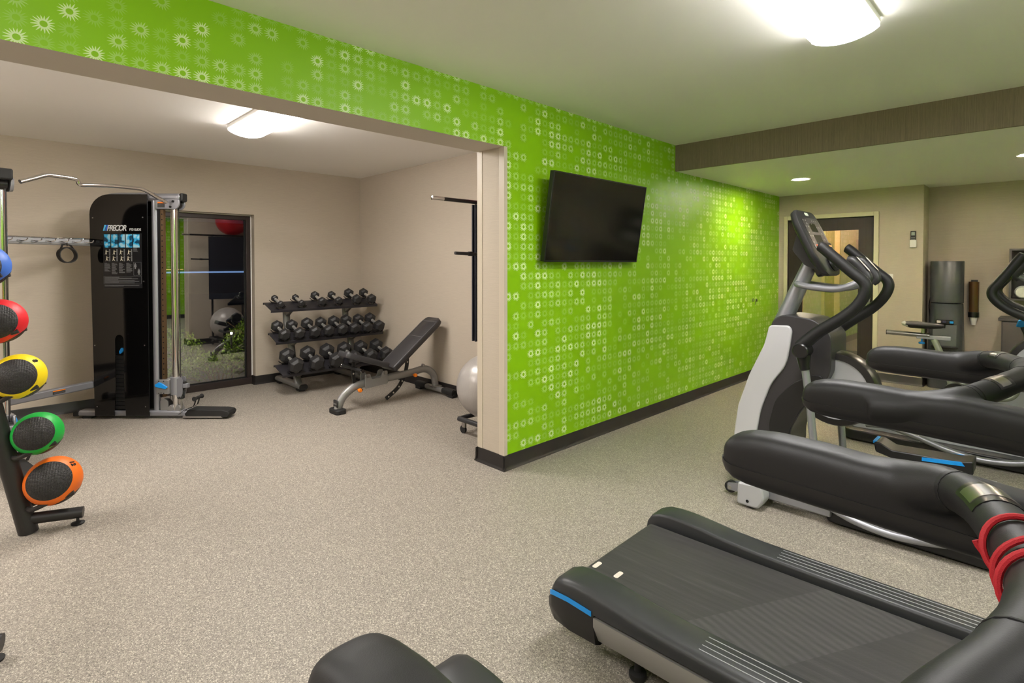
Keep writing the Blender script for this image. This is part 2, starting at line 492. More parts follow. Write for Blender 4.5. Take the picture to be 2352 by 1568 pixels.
for a in ((GX0, GX0 + .012, GZ0, GZ1), (GX1 - .012, GX1, GZ0, GZ1), (GX0 + .012, GX1 - .012, GZ0, GZ0 + .012), (GX0 + .012, GX1 - .012, GZ1 - .012, GZ1)):
    box(bm, a[0], a[1], DY0 - 0.004, DY0 + 0.018, a[2], a[3])
obj('glazing_bead', bm, M_esp, dr)
h = obj('lock_plate', bxo(-1.665, -1.612, DY0 - 0.012, DY0, 0.90, 1.14), M_stl, dr, bevel=0.008)
bm = NB(); cyl(bm, (-1.64, DY0 - .012, .98), (-1.64, DY0 - .05, .98), .012); tube(bm, fillet([(-1.64, DY0 - .05, .98), (-1.66, DY0 - .055, .98), (-1.76, DY0 - .05, .98)], .02), .009, 10)
obj('lever', bm, M_stl, h)
# hallway seen through the glass
M_hall = wallpaper('hall_wallpaper', (212, 198, 178), True, 0.05)
M_olive = wallpaper('olive_gold_panel', (150, 130, 84), False, 0.10, 0.5)
M_taupe = wallpaper('taupe_hall_panel', (156, 144, 126), False, 0.06, 0.4)
M_creamg = mat('cream_post', (232, 208, 160), 0.4)
def carpet():
    g = NT('teal_carpet'); p = g.pos()
    a = g.noise(g.mapping(p, (3, 14, 1)), 1.5, 3); b2 = g.noise(p, 240, 2)
    c = g.ramp(a, [(0.35, lin((20, 92, 112))), (0.5, lin((56, 140, 150))), (0.6, lin((120, 150, 130))), (0.72, lin((176, 140, 90)))])
    g.put(g.b.inputs['Base Color'], c); g.b.inputs['Roughness'].default_value = 0.95; g.bump(b2, 0.6, 0.003)
    return g.m
struct('floor_hall', bxo(-4.2, -0.3, 7.98, 9.7, -0.1, -0.002), carpet())
bm = NB(); box(bm, -4.2, -0.3, 9.6, 9.75, -0.1, 2.5); box(bm, -4.3, -4.2, 7.98, 9.75, -0.1, 2.5); box(bm, -1.0, -0.9, 8.34, 9.6, 0, 2.5)
struct('wall_hall', bm, M_hall)
struct('ceiling_hall', bxo(-4.3, -0.3, 7.98, 9.75, 2.45, 2.55), M_ceil)
struct('trim_hall_1', bxo(-2.62, -2.575, 9.54, 9.6, 0, 2.45), M_creamg); struct('trim_hall_2', bxo(-2.43, -2.355, 9.50, 9.6, 0, 2.45), M_creamg)
struct('trim_hall_3', bxo(-2.98, -2.90, 9.56, 9.6, 0, 2.45), M_creamg)
struct('door_2', bxo(-2.575, -2.43, 9.57, 9.6, 0, 2.45), M_olive); struct('wall_hall_panel', bxo(-2.355, -1.0, 9.55, 9.6, 0, 2.45), M_taupe)
bm = NB(); base_run(bm, (-2.355, 9.55), (-1.0, 9.55), 0, -1); struct('baseboard_hall', bm, M_base)
hl = thing('hall_downlight', 'recessed downlight in the hallway ceiling beyond the glass door', 'light', (-2.3, 8.9, 2.45))
bm = NB(); lathe(bm, [(0.09, 0.0), (0.115, 0.0), (0.115, -0.008), (0.09, -0.004)], 24, closed=True); obj('trim_ring', bm, M_white, hl)
bm = NB(); lathe(bm, [(0.0, -0.003), (0.09, -0.003)], 24); obj('lens', bm, emis('hall_lens', (255, 236, 214), 105), hl)

# ================================================================ LIGHTS
M_endcap = emis('lamp_end_cap', (255, 252, 250), 2.2)
M_lens2 = emis('alcove_lamp_lens', (255, 250, 244), LENS_POWER * 1.5)
def wrap_light(name, label, loc, rz):
    t = thing(name, label, 'light', loc, rz)
    L = 0.61
    bm = NB(); prism(bm, [(-0.153, 0), (-0.153, -0.026), (-0.148, -0.03), (0.148, -0.03), (0.153, -0.026), (0.153, 0)], 'x', -L, L)
    obj('body', bm, M_white, t)
    prof = [(-0.146, -0.028), (-0.146, -0.042)] + [(-0.146 + 0.292 * k / 14, -0.042 - 0.040 * math.sin(math.pi * k / 14) ** 0.7) for k in range(1, 14)] + [(0.146, -0.042), (0.146, -0.028)]
    bm = NB(); prism(bm, prof, 'x', -L, L); obj('lens', bm, M_lens2 if loc[0] < -3 else M_lens, t)
    for s in (-1, 1):
        bm = NB(); prism(bm, [(-0.153, 0)] + [(a * 1.02, b * 1.02) for a, b in prof] + [(0.153, 0)], 'x', s * L - 0.002, s * L + 0.004)
        obj('end_cap', bm, M_endcap, t)
    return t
wrap_light('ceiling_light', 'long wraparound ceiling light over the treadmills, cut by the top edge', (-0.757, 2.475, ZC), R(90))
wrap_light('ceiling_light', 'wraparound ceiling light in the alcove, partly hidden by the green header', (-4.29, 1.63, ZL), 0)
wrap_light('ceiling_light', 'wraparound ceiling light above and behind the viewpoint', (-0.757, -0.55, ZC), R(90))
wrap_light('ceiling_light', 'wraparound ceiling light over the treadmill consoles by the right wall', (1.35, 2.475, ZC), R(90))
wrap_light('ceiling_light', 'added wraparound light in the unseen corner behind the viewpoint, brightening the ceiling', (1.35, -0.55, ZC), R(90))  # extra fixture out of view, added to lighten the ceiling
wrap_light('ceiling_light', 'wraparound ceiling light at the unseen left end of the alcove', (-4.29, -0.95, ZL), 0)
def can_light(label, x, y):
    t = thing('downlight', label, 'light', (x, y, ZS), 0, 'recessed downlights in the soffit')
    bm = NB(); lathe(bm, [(0.078, 0.0), (0.098, 0.0), (0.096, -0.007), (0.080, -0.004)], 28, closed=True); obj('trim_ring', bm, M_white, t)
    bm = NB(); lathe(bm, [(0.0, -0.003), (0.079, -0.003)], 28); obj('lens', bm, M_canlens, t)
can_light('recessed downlight in the soffit nearest the green wall', -1.97, 6.39)
can_light('recessed downlight in the soffit cut by the right edge', -0.15, 6.32)
can_light('recessed downlight in the soffit by the right wall', 1.65, 6.32)

# ================================================================ OUTSIDE THE WINDOW
M_leaf = mat('shrub_leaf', (88, 118, 24), 0.55, vary=0.5, vscale=30)
M_twig = mat('shrub_twig', (112, 92, 62), 0.8)
struct('ground_outside', bxo(-44, -7.0, -20, 48, -0.25, -0.12), mat('night_asphalt', (50, 50, 52), 0.8, vary=0.3))
def shrub(label, x, y, rx, ry, h, n, seed, dry=0.0):
    rnd = random.Random(seed)
    t = thing('shrub', label, 'shrub', (x, y, -0.12), 0, 'shrubs outside the window')
    bm = NB(); tips = []
    for k in range(26):
        a = rnd.uniform(0, 6.28); q = rnd.uniform(0.2, 1)
        tip = V((rx * q * math.cos(a), ry * q * math.sin(a), h * rnd.uniform(0.55, 0.95)))
        tube(bm, catmull([(tip.x * .15, tip.y * .15, 0), tip * 0.5 + V((rnd.uniform(-.05, .05), rnd.uniform(-.05, .05), .04)), tip], 4), [0.007, 0.002], 5)
        tips.append(tip)
    obj('stems', bm, M_twig, t)
    bm = NB()
    for k in range(n):
        a = rnd.uniform(0, 6.28); ph = math.acos(rnd.uniform(-0.15, 1)); q = rnd.uniform(0.72, 1.0) ** 0.5
        p = V((rx * q * math.sin(ph) * math.cos(a), ry * q * math.sin(ph) * math.sin(a), h * (0.42 + 0.58 * q * math.cos(ph)) if math.cos(ph) > 0 else h * (0.42 + 0.42 * math.cos(ph) * 2)))
        p += V((rnd.gauss(0, .03), rnd.gauss(0, .03), rnd.gauss(0, .03)))
        if rnd.random() < dry and p.z < h * .5: continue
        s = rnd.uniform(0.012, 0.024); d = V((rnd.gauss(0, 1), rnd.gauss(0, 1), rnd.gauss(0.3, .8))).normalized(); a2, b2 = frame_at(d)
        vs = [bm.verts.new(p), bm.verts.new(p + d * s + a2 * s * .55), bm.verts.new(p + d * s * 2.2), bm.verts.new(p + d * s - a2 * s * .55)]
        bm.faces.new(vs)
    obj('foliage', bm, M_leaf, t, kind='stuff', noshade=True)
shrub('leafy green shrub outside, lit at the right half of the window', -8.3, 3.14, .55, .70, .80, 5600, 3)
shrub('clipped green shrub outside, at the left half of the window', -8.4, 1.45, .6, .72, .74, 5600, 4)
shrub('low twiggy shrub right behind the window glass', -7.42, 2.1, .26, .62, .42, 2600, 5, .5)
bld = thing('added_building', 'added dark building with thin glowing lines standing in for a light trail', 'building', (-34, 14, 0))  # invented building; its glowing strips imitate a streak of passing light
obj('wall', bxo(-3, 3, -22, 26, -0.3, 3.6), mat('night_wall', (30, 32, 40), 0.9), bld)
obj('light_trail_strip', bxo(3.0, 3.06, -22, 26, 0.96, 1.04), emis('blue_strip', (150, 190, 255), 0.3), bld)
obj('light_trail_strip', bxo(3.0, 3.06, -22, -6.8, 1.13, 1.17), emis('warm_trail_glow', (255, 200, 140), 0.25), bld)

ol = thing('garden_light', 'small lit garden light among the shrubs outside the window', 'light', (-7.75, 2.36, -.12))
bm = NB(); cyl(bm, (0, 0, 0), (0, 0, .62), .012); obj('stake', bm, M_tubek, ol)
bm = NB(); lathe(bm, [(0, .62), (.010, .622), (.013, .635), (.010, .648), (0, .65)], 12); obj('globe', bm, emis('garden_glow', (255, 250, 235), 30), ol)
wl = thing('added_shrub_light', 'added unseen light outside above the window, brightening the shrubs', 'light', (-7.03, 1.7, 2.5))  # lamp added out of view to light the shrubs
obj('back_plate', bxo(-.03, .03, -.2, .2, -.06, .06), M_tubek, wl)
obj('lens', bxo(-.11, -.03, -.17, .17, -.07, -.03), emis('shrub_fill_glow', (255, 236, 206), 300), wl)
# ================================================================ TREADMILLS
def belt_mat():
    g = NT('treadmill_belt'); p = g.pos()
    sp = g.new('ShaderNodeSeparateXYZ'); g.put(sp.inputs[0], p)
    w = g.new('ShaderNodeTexChecker'); g.put(w.inputs['Vector'], p); w.inputs['Scale'].default_value = 330
    streak = g.noise(g.mapping(p, (3, 60, 1)), 1.0, 3, 0.6)
    # worn chevron band printed into the weave
    d = g.math('SUBTRACT', sp.outputs[0], g.math('MULTIPLY', sp.outputs[1], 0.55))
    band = g.math('MULTIPLY', g.math('GREATER_THAN', d, 0.62), g.math('LESS_THAN', d, 0.92))
    base = g.ramp(streak, [(0.35, lin((46, 44, 45))), (0.62, lin((58, 56, 56))), (0.8, lin((78, 76, 76)))])
    c = g.mix(g.math('MULTIPLY', w.outputs['Fac'], 0.45), base, lin((34, 33, 34)))
    wave = g.math('MULTIPLY', band, g.math('MULTIPLY_ADD', g.math('SINE', g.math('MULTIPLY', g.math('ADD', sp.outputs[1], g.math('MULTIPLY', sp.outputs[0], 0.4)), 190)), 0.05, 0.07))
    g.put(g.b.inputs['Base Color'], g.mix(wave, c, lin((130, 128, 128))))
    g.b.inputs['Roughness'].default_value = 0.6
    g.bump(w.outputs['Fac'], 0.3, 0.0008)
    return g.m
M_belt = belt_mat()
M_rail = mat('rail_plastic', (44, 45, 47), 0.42, bump=(260, 0.12, 0.0006))
M_line = mat('grip_line_grey', (150, 152, 156), 0.5)
M_skirt = mat('silver_skirt', (150, 147, 143), 0.4, 0.4)

def zt(x):
    K = [(0, .19), (.008, .232), (.03, .264), (.07, .281), (.12, .287), (.19, .287), (.28, .280), (.38, .270), (.5, .264), (.7, .262), (3, .262)]
    for (a, b), (c, d) in zip(K, K[1:]):
        if a <= x <= c: return b + (d - b) * (x - a) / (c - a)
def make_treadmill(name, label, loc, rz, skew=0.0, ns=.25):
    t = thing(name, label, 'treadmill', loc, rz)
    # running belt round its rollers
    prof = [(1.64, .236)] + [(.055 + .036 * math.cos(R(a)), .2 + .036 * math.sin(R(a))) for a in range(90, 271, 20)] + [(1.64, .164)]
    bm = NB(); prism(bm, prof, 'y', -.268, .268)
    belt = obj('running_belt', bm, M_belt, t)
    for mx in (.05, .15):
        bm = NB(); prism(bm, rrect(mx, mx + .02, -.215, -.165, .008, 3), 'z', .2355, .2368); obj('belt_mark', bm, mat('belt_mark_beige', (206, 196, 184), .6), belt)
    obj('deck_base', bxo(.10, 1.66, -.30, .30, .09, .162), M_dark, t)
    for s in (1, -1):
        xs = [0, .008, .03, .07, .12, .19, .28, .38, .5, .7, 1.2, 1.66]
        secs = []
        for x in xs:
            z = zt(x); pin = .02 * max(0, 1 - x / .06) ** 2
            y0 = .292 + pin * .3; y1 = .432 - pin
            q = [(y0, min(.2, z - .02)), (y0, z - .012), (y0 + .004, z - .003), (y0 + .012, z), (y1 - .030, z), (y1 - .011, z - .006), (y1 - .002, z - .020), (y1, z - .045), (y1, min(.215, z - .046)), (y1 - .02, min(.2, z - .05))]
            secs.append([(x, s * a, b) for a, b in q])
        bm = NB(); loft(bm, secs); rail = obj('side_rail', bm, M_rail, t, sharp=50)
        for k in range(4):
            y = .322 + .024 * k; bm = NB(); box(bm, .52 - .05 * k, 1.66, s * y - .0017, s * y + .0017, .2615, .2632)
            obj('grip_strip', bm, M_line, rail)
        # rear bumper under the rail
        secs = []
        for x, ins, z0 in ((0.0, .02, .14), (.008, .008, .115), (.03, .0, .098), (.1, .0, .085), (.215, .004, .085)):
            ztop = min(.216, zt(x) - .04)
            q = [(.29, z0 + (ztop - z0) * .1), (.29, ztop), (.433 - ins, ztop), (.433 - ins, ztop - (ztop - z0) * .4), (.42 - ins, z0 + (ztop - z0) * .12), (.39 - ins, z0)]
            secs.append([(x - .004, s * a, b) for a, b in q])
        bm = NB(); loft(bm, secs); bp = obj('rear_bumper', bm, M_blks, t, sharp=50)
        pts = [(.008, .421, .207), (.016, .4275, .214), (.03, .4325, .220), (.1, .4335, .224), (.205, .4335, .218)]
        bm = NB(); loft(bm, [[(x, s * y, z - .009), (x, s * (y + .0022), z - .009), (x, s * (y + .0022), z + .009), (x, s * y, z + .009)] for x, y, z in pts])
        obj('blue_stripe', bm, M_blue, bp)
        # silver skirt below the rail
        bm = NB(); loft(bm, [[(x, s * .30, .10), (x, s * .30, .2), (x, s * .4325, .205), (x, s * .4325, .175), (x, s * .40, .108), (x, s * .385, .10)] for x in (.212, 1.66)])
        obj('side_skirt', bm, M_skirt, t)
    for s in (1, -1):
        bm = NB(); lathe(bm, [(0, 0), (.028, 0), (.032, .01), (.03, .022), (.012, .026), (.012, .1), (0, .1)], 16, Matrix.Translation((.33, s * .33, 0))); obj('levelling_foot', bm, M_rub, t)
        bm = NB(); cyl(bm, (1.95, s * .3 - .02, .045), (1.95, s * .3 + .02, .045), .045); obj('front_wheel', bm, M_rub, t)
    # motor hood, uprights, console
    bm = NB(); prism(bm, round_poly([(1.62, .09), (1.62, .28), (1.72, .36), (2.0, .34), (2.14, .22), (2.14, .07), (1.9, .06)], .05), 'y', -.42, .42); obj('motor_hood', bm, M_dgrey, t, bevel=.015)
    for s in (1, -1):
        bm = NB(); tube(bm, catmull([(1.86, s * .40, .1), (1.78, s * .405, .5), (1.70, s * .40, .9), (1.64, s * .39, 1.12)], 5), [.055, .05], 14, sx=.55, upv=(0, 1, 0)); obj('upright', bm, M_dgrey, t)
    bm = NB(); prism(bm, round_poly([(1.50, 1.16), (1.62, 1.62), (1.70, 1.62), (1.68, 1.12), (1.58, 1.10)], .03), 'y', -.30, .30)
    con = obj('console', bm, M_dgrey, t, bevel=.02)
    Ms = axm((1.505, -.2, 1.21), (0, 1, 0), z=(-.97, 0, .25))
    bm = NB(); box(bm, 0, .4, 0, .32, 0.006, .012, Ms); obj('screen', bm, M_screen, con)
    # handlebar between the armrests
    bp_ = [(1.02, .400, 1.095), (1.09, .396, 1.103), (1.15, .382, 1.116), (1.195, .350, 1.136), (1.222, .305, 1.146), (1.244, .25, 1.151), (1.268, .165, 1.156), (1.290, .085, 1.159), (1.30, 0, 1.160)]
    path = bp_ + [(x, -y, z) for x, y, z in bp_[-2::-1]]
    cp = catmull([(x + skew * y * (1 if y < 0 else .3) * (1 - (abs(y) / .42) ** 3), y, z + (.012 * skew / .06 * max(0, min(1, .5 - y / .2)) * (1 - (abs(y) / .42) ** 3))) for x, y, z in path], 5); rad = [(.0275 if abs(p.y) > .12 else .0275 + .006 * (1 - abs(p.y) / .12)) + .016 * max(0, min(1, (abs(p.y) - .34) / .06)) ** .8 for p in cp]
    # armrests
    for s in (1, -1):
        secs = []; lows = []
        for x, w, zt_, zb in ((.866, .014, 1.108, 1.088), (.869, .022, 1.119, 1.080), (.877, .030, 1.130, 1.070), (.892, .037, 1.140, 1.062), (.915, .0385, 1.147, 1.057), (.955, .0405, 1.151, 1.055), (1.03, .041, 1.150, 1.053), (1.09, .041, 1.146, 1.052), (1.14, .042, 1.147, 1.050), (1.18, .043, 1.151, 1.048), (1.24, .042, 1.145, 1.046), (1.40, .045, 1.13, 1.04), (1.62, .045, 1.12, 1.03), (1.70, .04, 1.11, 1.04)):
            zc = (zt_ + zb) / 2; hh = (zt_ - zb) / 2; ring = []
            for k in range(24):
                a = 2 * math.pi * k / 24; ca, sa = math.cos(a), math.sin(a)
                e = .55 if sa > 0 else .38
                ring.append((x, s * .39 + w * math.copysign(abs(ca) ** e, ca), zc + hh * math.copysign(abs(sa) ** (.68 if sa > 0 else .5), sa)))
            secs.append(ring)
            zs = zb + (zt_ - zb) * .34
            lows.append([(p[0] - .0012 if x < .95 else p[0], s * .39 + (p[1] - s * .39) * 1.025, min(p[2] - .001, zs)) for p in ring])
        stub = [(p, r_) for p, r_ in zip(cp, rad) if s * p.y > .328]
        bm = NB(); loft(bm, secs); tube(bm, [p for p, _ in stub], [r_ for _, r_ in stub], 20); arm = obj('armrest', bm, M_arm, t, sharp=60)
        md = arm.modifiers.new('remesh', 'REMESH'); md.mode = 'VOXEL'; md.voxel_size = .0042; md.use_smooth_shade = True
        md = arm.modifiers.new('smooth', 'SMOOTH'); md.factor = .5; md.iterations = 14
        bm = NB(); loft(bm, lows); obj('lower_cover', bm, M_blk, arm, sharp=50)
    bm = NB(); inner = [(p, r_) for p, r_ in zip(cp, rad) if abs(p.y) < .345]; tube(bm, [p for p, _ in inner], [r_ for _, r_ in inner], 20); bar = obj('handlebar', bm, M_arm, t, sharp=60)
    for s in (1, -1):
        mid = .25 if s > 0 else ns
        seg = [p for p in cp if mid - .042 <= s * p.y <= mid + .042]
        def strip(pts, r, a0, a1, n, name, m):
            secs = []
            for i, p in enumerate(pts):
                d = (pts[min(i + 1, len(pts) - 1)] - pts[max(0, i - 1)]).normalized(); a, b = frame_at(d)
                if b.z < 0: b = -b
                secs.append([p + (a * math.cos(R(q)) + b * math.sin(R(q))) * rr for rr, rng in ((r, range(a0, a1 + 1, n)), (.026, range(a1, a0 - 1, -n))) for q in rng])
            bm = NB(); loft(bm, secs); return obj(name, bm, m, bar)
        strip(seg, .0285, 20, 160, 14, 'sensor_bezel', M_blks); strip(seg[1:-1], .0292, 30, 150, 12, 'heart_rate_sensor', M_stl)
        for yy in (.335, .09):
            i = min(range(len(cp)), key=lambda k: abs(cp[k].y - s * yy)); d = (cp[i + 1] - cp[i - 1]).normalized() * .0012
            bm = NB(); cyl(bm, cp[i] - d, cp[i] + d, rad[i] + .0008, seg=20); obj('seam_ring', bm, M_dark, bar)
    return t, cp
TA, bar_path = make_treadmill('treadmill', 'nearest black treadmill with a red cord wound round its handlebar', (-1.295, .60, 0), R(0), .06)
make_treadmill('treadmill', 'black treadmill with the whole running belt in view beside the elliptical', (-1.345, 1.935, 0), R(1.4))
# red safety cord wound round the near treadmill's handlebar
ma = Matrix.Translation((-1.295, .60, 0)) @ Matrix.Rotation(R(0), 4, 'Z')
def bar_at(y):
    best = min(range(len(bar_path) - 1), key=lambda k: 0 if (bar_path[k].y - y) * (bar_path[k + 1].y - y) <= 0 else min(abs(bar_path[k].y - y), abs(bar_path[k + 1].y - y)) + 1)
    a, b = bar_path[best], bar_path[best + 1]; f = (y - a.y) / (b.y - a.y) if abs(b.y - a.y) > 1e-9 else 0
    return a.lerp(b, f), (b - a).normalized()
ys = []; pts = []
turns = [(0, .185), (.8, .155), (1.8, .088), (2.6, .066), (3.4, .034), (3.7, .026)]
N = 120
for k in range(N + 1):
    tt = 3.7 * k / N
    for (t0, y0), (t1, y1) in zip(turns, turns[1:]):
        if t0 <= tt <= t1: y = y0 + (y1 - y0) * (tt - t0) / (t1 - t0)
    p, d = bar_at(y); a, b = frame_at(d)
    if b.z < 0: b = -b; a = -a
    an = 2 * math.pi * tt + R(200); rr = .0315 + .003 * (y < .12)
    pts.append(ma @ (p + (a * math.cos(an) + b * math.sin(an)) * rr))
e = pts[-1]; pts += [e + V((-.004, -.004, -.02)), e + V((-.006, -.006, -.045)), e + V((.002, -.012, -.06))]
bm = NB(); tube(bm, pts, .0033, 8); tag(obj('safety_cord', bm, M_red), 'red safety cord wound in loops round a treadmill handlebar', 'cord')

# ================================================================ ELLIPTICALS
M_body = mat('charcoal_housing', (48, 46, 48), 0.38, bump=(200, .06, .0005))
M_panel = mat('light_grey_panel', (186, 185, 188), 0.45)
def make_elliptical(name, label, loc, rz, swing=0.0, swing2=0.0):
    t = thing(name, label, 'elliptical', loc, rz)
    # front foot crossbar and transport rollers
    bm = NB(); prism(bm, round_poly([(.14, .03), (.14, .13), (.26, .15), (.28, .06), (.24, .02)], .02), 'y', -.30, .30); obj('front_foot', bm, M_met, t, bevel=.006)
    for s in (1, -1):
        bm = NB(); prism(bm, round_poly([(.125, .012), (.13, .145), (.27, .158), (.285, .07), (.25, .012)], .02), 'y', min(s * .30, s * .40), max(s * .30, s * .40)); cp_ = obj('foot_cap', bm, M_sil, t, bevel=.012)
        bm = NB(); cyl(bm, (.19, s * .4005, .045), (.19, s * .402, .045), .009, seg=12); obj('screw', bm, M_dark, cp_)
        bm = NB(); lathe(bm, [(0, 0), (.03, 0), (.03, .012), (0, .012)], 14, Matrix.Translation((.2, s * .35, 0))); obj('rubber_foot', bm, M_rub, t)
        bm = NB(); cyl(bm, (.035, s * .26 - .016, .048), (.035, s * .26 + .016, .048), .036); rl = obj('transport_roller', bm, M_rub, t)
        bm = NB(); prism(bm, round_poly([(.02, .03), (.02, .075), (.16, .10), (.16, .04)], .012), 'y', s * .26 - .024, s * .26 - .017); prism(bm, round_poly([(.02, .03), (.02, .075), (.16, .10), (.16, .04)], .012), 'y', s * .26 + .017, s * .26 + .024)
        obj('roller_bracket', bm, M_met, t)
        bm = NB(); cyl(bm, (.035, s * .26 - .026, .048), (.035, s * .26 + .026, .048), .012, seg=12); obj('axle', bm, M_stl, rl)
    # base frame and rear skirt
    bm = NB(); box(bm, .22, .60, -.30, -.22, .05, .11); box(bm, .22, .60, .22, .30, .05, .11); box(bm, .22, 1.75, -.05, .05, .04, .12); obj('base_frame', bm, M_met, t, bevel=.008)
    bm = NB(); prism(bm, round_poly([(.56, -.27), (1.70, -.27), (1.78, -.2), (1.78, .2), (1.70, .27), (.56, .27)], .06), 'z', .012, .092); sk = obj('rear_skirt', bm, M_blk, t, bevel=.01)
    bm = NB(); prism(bm, round_poly([(.62, .092), (.62, .15), (.9, .16), (1.66, .125), (1.70, .092)], .02), 'y', -.16, .16); obj('ramp_cover', bm, M_sil, t, bevel=.012)
    for s in (1, -1):
        bm = NB(); tube(bm, catmull([(.40, s * .27, .11), (.55, s * .295, .122), (.71, s * .30, .076), (.88, s * .30, .058), (1.06, s * .30, .082), (1.22, s * .295, .128), (1.42, s * .28, .17), (1.58, s * .25, .15)], 6), .021, 14); obj('bow_rail', bm, M_met, t)
        bm = NB(); tube(bm, [(.5, s * .13, .2), (1.0, s * .13, .165), (1.62, s * .13, .135)], .017, 12); obj('ramp_rail', bm, M_chr, t)
    # drive housing
    bodyp = [(.05, .13), (.04, .35), (.06, .55), (.12, .75), (.20, .95), (.225, 1.07), (.245, 1.112), (.285, 1.138), (.40, 1.132), (.47, 1.12), (.53, 1.07), (.56, 1.03), (.56, .96), (.555, .82), (.476, .667), (.405, .575), (.35, .46), (.33, .30), (.36, .13)]
    bm = NB(); prism(bm, round_poly(bodyp, .03, 3), 'y', -.155, .155); body = obj('drive_housing', bm, M_body, t, bevel=.03, seg=4, sharp=40)
    pan = [(.015, .14), (.012, .373), (.036, .547), (.104, .752), (.194, .953), (.222, 1.072), (.335, 1.078), (.352, 1.05), (.340, .941), (.320, .834), (.236, .716), (.175, .542), (.148, .373), (.15, .14)]
    bm = NB(); prism(bm, round_poly(pan, [.01, 0, 0, 0, .02, .02, .03, .04, .02, .06, .05, .05, .02, .01], 4), 'y', -.172, .172); obj('side_panel', bm, M_panel, t, bevel=.035, seg=4, sharp=40)
    for s in (1, -1):
        bm = NB(); prism(bm, round_poly([(.30, .16), (.22, .45), (.26, .62), (.36, .74), (.47, .80), (.52, .80), (.50, .70), (.40, .58), (.34, .44), (.33, .18)], .04, 3), 'y', s * .15, s * .165); obj('recess_panel', bm, M_blk, t, bevel=.006)
    bm = NB(); Mw = Matrix.Translation((.552, 0, .715)) @ Matrix.Rotation(R(90), 4, 'X')
    lathe(bm, [(.175, -.07), (.21, -.065), (.218, -.045), (.218, .045), (.21, .065), (.175, .07)], 40, Mw, closed=True); obj('wheel_rim', bm, M_blks, t)
    bm = NB(); lathe(bm, [(0, -.055), (.10, -.06), (.176, -.066), (.176, .066), (.10, .06), (0, .055)], 40, Mw); obj('wheel_cover', bm, M_sil, t)
    # mast, console
    bm = NB(); tube(bm, [(.235, 0, 1.06), (.26, 0, 1.12), (.395, 0, 1.44)], [.052, .050, .042], 20, sx=1.0); obj('mast', bm, M_met, t)
    # console slab, tilted back towards the user
    cx = V((.168, 0, -.372)).normalized(); cn = V((.372, 0, .168)).normalized(); Mc = Matrix(((cx.x, 0, cn.x, .352), (0, 1, 0, 0), (cx.z, 0, cn.z, 1.772), (0, 0, 0, 1)))
    bm = NB()
    secs = []
    for w, zz in ((.155, -.045), (.19, -.03), (.2, -.008), (.198, .004), (.186, .011)):
        ins = .2 - w
        secs.append([Mc @ V((a, b, zz)) for a, b in round_poly([(0 + ins * .6, -w + .035), (.09, -w), (.30, -w), (.43 - ins, -w * .62), (.43 - ins, w * .62), (.30, w), (.09, w), (0 + ins * .6, w - .035)], .04, 4)])
    loft(bm, secs); con = obj('console', bm, M_dgrey, t, sharp=50)
    bm = NB(); prism(bm, round_poly([(.055, -.15), (.265, -.15), (.265, .15), (.055, .15)], .015, 3), 'z', .0112, .0135, Mc); scr = obj('display', bm, mat('console_face', (22, 22, 24), .5, spec=.25), con)
    bm = NB()
    rnd = random.Random(2)
    for i in range(9):
        for j in range(7):
            if 2 <= i <= 6 and 2 <= j <= 4: continue
            if rnd.random() < .45: continue
            box(bm, .07 + .021 * i, .078 + .021 * i, -.135 + .04 * j, -.122 + .04 * j, .0136, .0142, Mc)
    obj('key_print', bm, M_greyink, scr, kind='stuff')
    bm = NB(); box(bm, .09, .15, -.06, .06, .0136, .0142, Mc); box(bm, .17, .235, -.07, .07, .0136, .0142, Mc); obj('readout', bm, M_screen, scr)
    bm = NB(); prism(bm, round_poly([(.235, -.11), (.25, -.11), (.25, -.085), (.235, -.085)], .003), 'z', .0136, .0146, Mc); obj('stop_mark', bm, mat('orange_print', (220, 90, 50), .5), scr)
    bm = NB(); prism(bm, round_poly([(.018, -.03), (.038, -.03), (.038, .03), (.018, .03)], .007), 'z', .010, .0125, Mc); obj('badge', bm, mat('badge_grey', (198, 205, 196), .4), con)
    bm = NB(); lathe(bm, [(.0, .0), (.05, .0), (.058, .012), (.05, .024), (.0, .03)], 20, Mc @ Matrix.Translation((.355, .02, .006))); obj('cup_holder', bm, M_blks, con)
    bm = NB()
    for k, yy in enumerate((-.035, -.012, .012, .035)): lathe(bm, [(0, -.03), (.012, -.028), (.014, -.02), (.014, .02), (.012, .028), (0, .03)], 12, Mc @ Matrix.Translation((.262, yy + .03, .03)) @ Matrix.Rotation(R(90), 4, 'Y'))
    kn = obj('resistance_keys', bm, M_blks, con)
    bm = NB()
    for yy in (.018, .042): box(bm, .252, .262, yy, yy + .012, .042, .0455, Mc)
    obj('amber_mark', bm, mat('amber', (240, 170, 30), .4), kn)
    bm = NB(); prism(bm, round_poly([(.355, 1.63), (.33, 1.53), (.40, 1.44), (.49, 1.40), (.47, 1.45), (.40, 1.60)], .012), 'y', -.11, .11); obj('console_bracket', bm, M_blk, con, bevel=.01)
    bm = NB(); prism(bm, round_poly([(.31, -.05), (.41, -.05), (.41, .05), (.31, .05)], .02), 'z', -.075, -.03, Mc); obj('reader_pod', bm, M_blks, con, bevel=.006)
    # silver loop bar and fixed grips
    for s in (1, -1):
        lp = fillet([(.345, s * .02, 1.325), (.35, s * .10, 1.325), (.43, s * .125, 1.312), (.585, s * .125, 1.298), (.70, s * .10, 1.355)], [.05, .05, .06], 6)
        bm = NB(); tube(bm, lp, .019, 14); obj('loop_bar', bm, M_met, t)
        gp = catmull([(.622, s * .105, 1.474), (.655, s * .105, 1.462), (.70, s * .102, 1.405), (.722, s * .10, 1.362), (.702, s * .098, 1.335)], 5)
        bm = NB(); tube(bm, gp, [.020 + .006 * math.sin(math.pi * i / (len(gp) - 1)) for i in range(len(gp))], 16); gr = obj('fixed_grip', bm, M_dgrey, t)
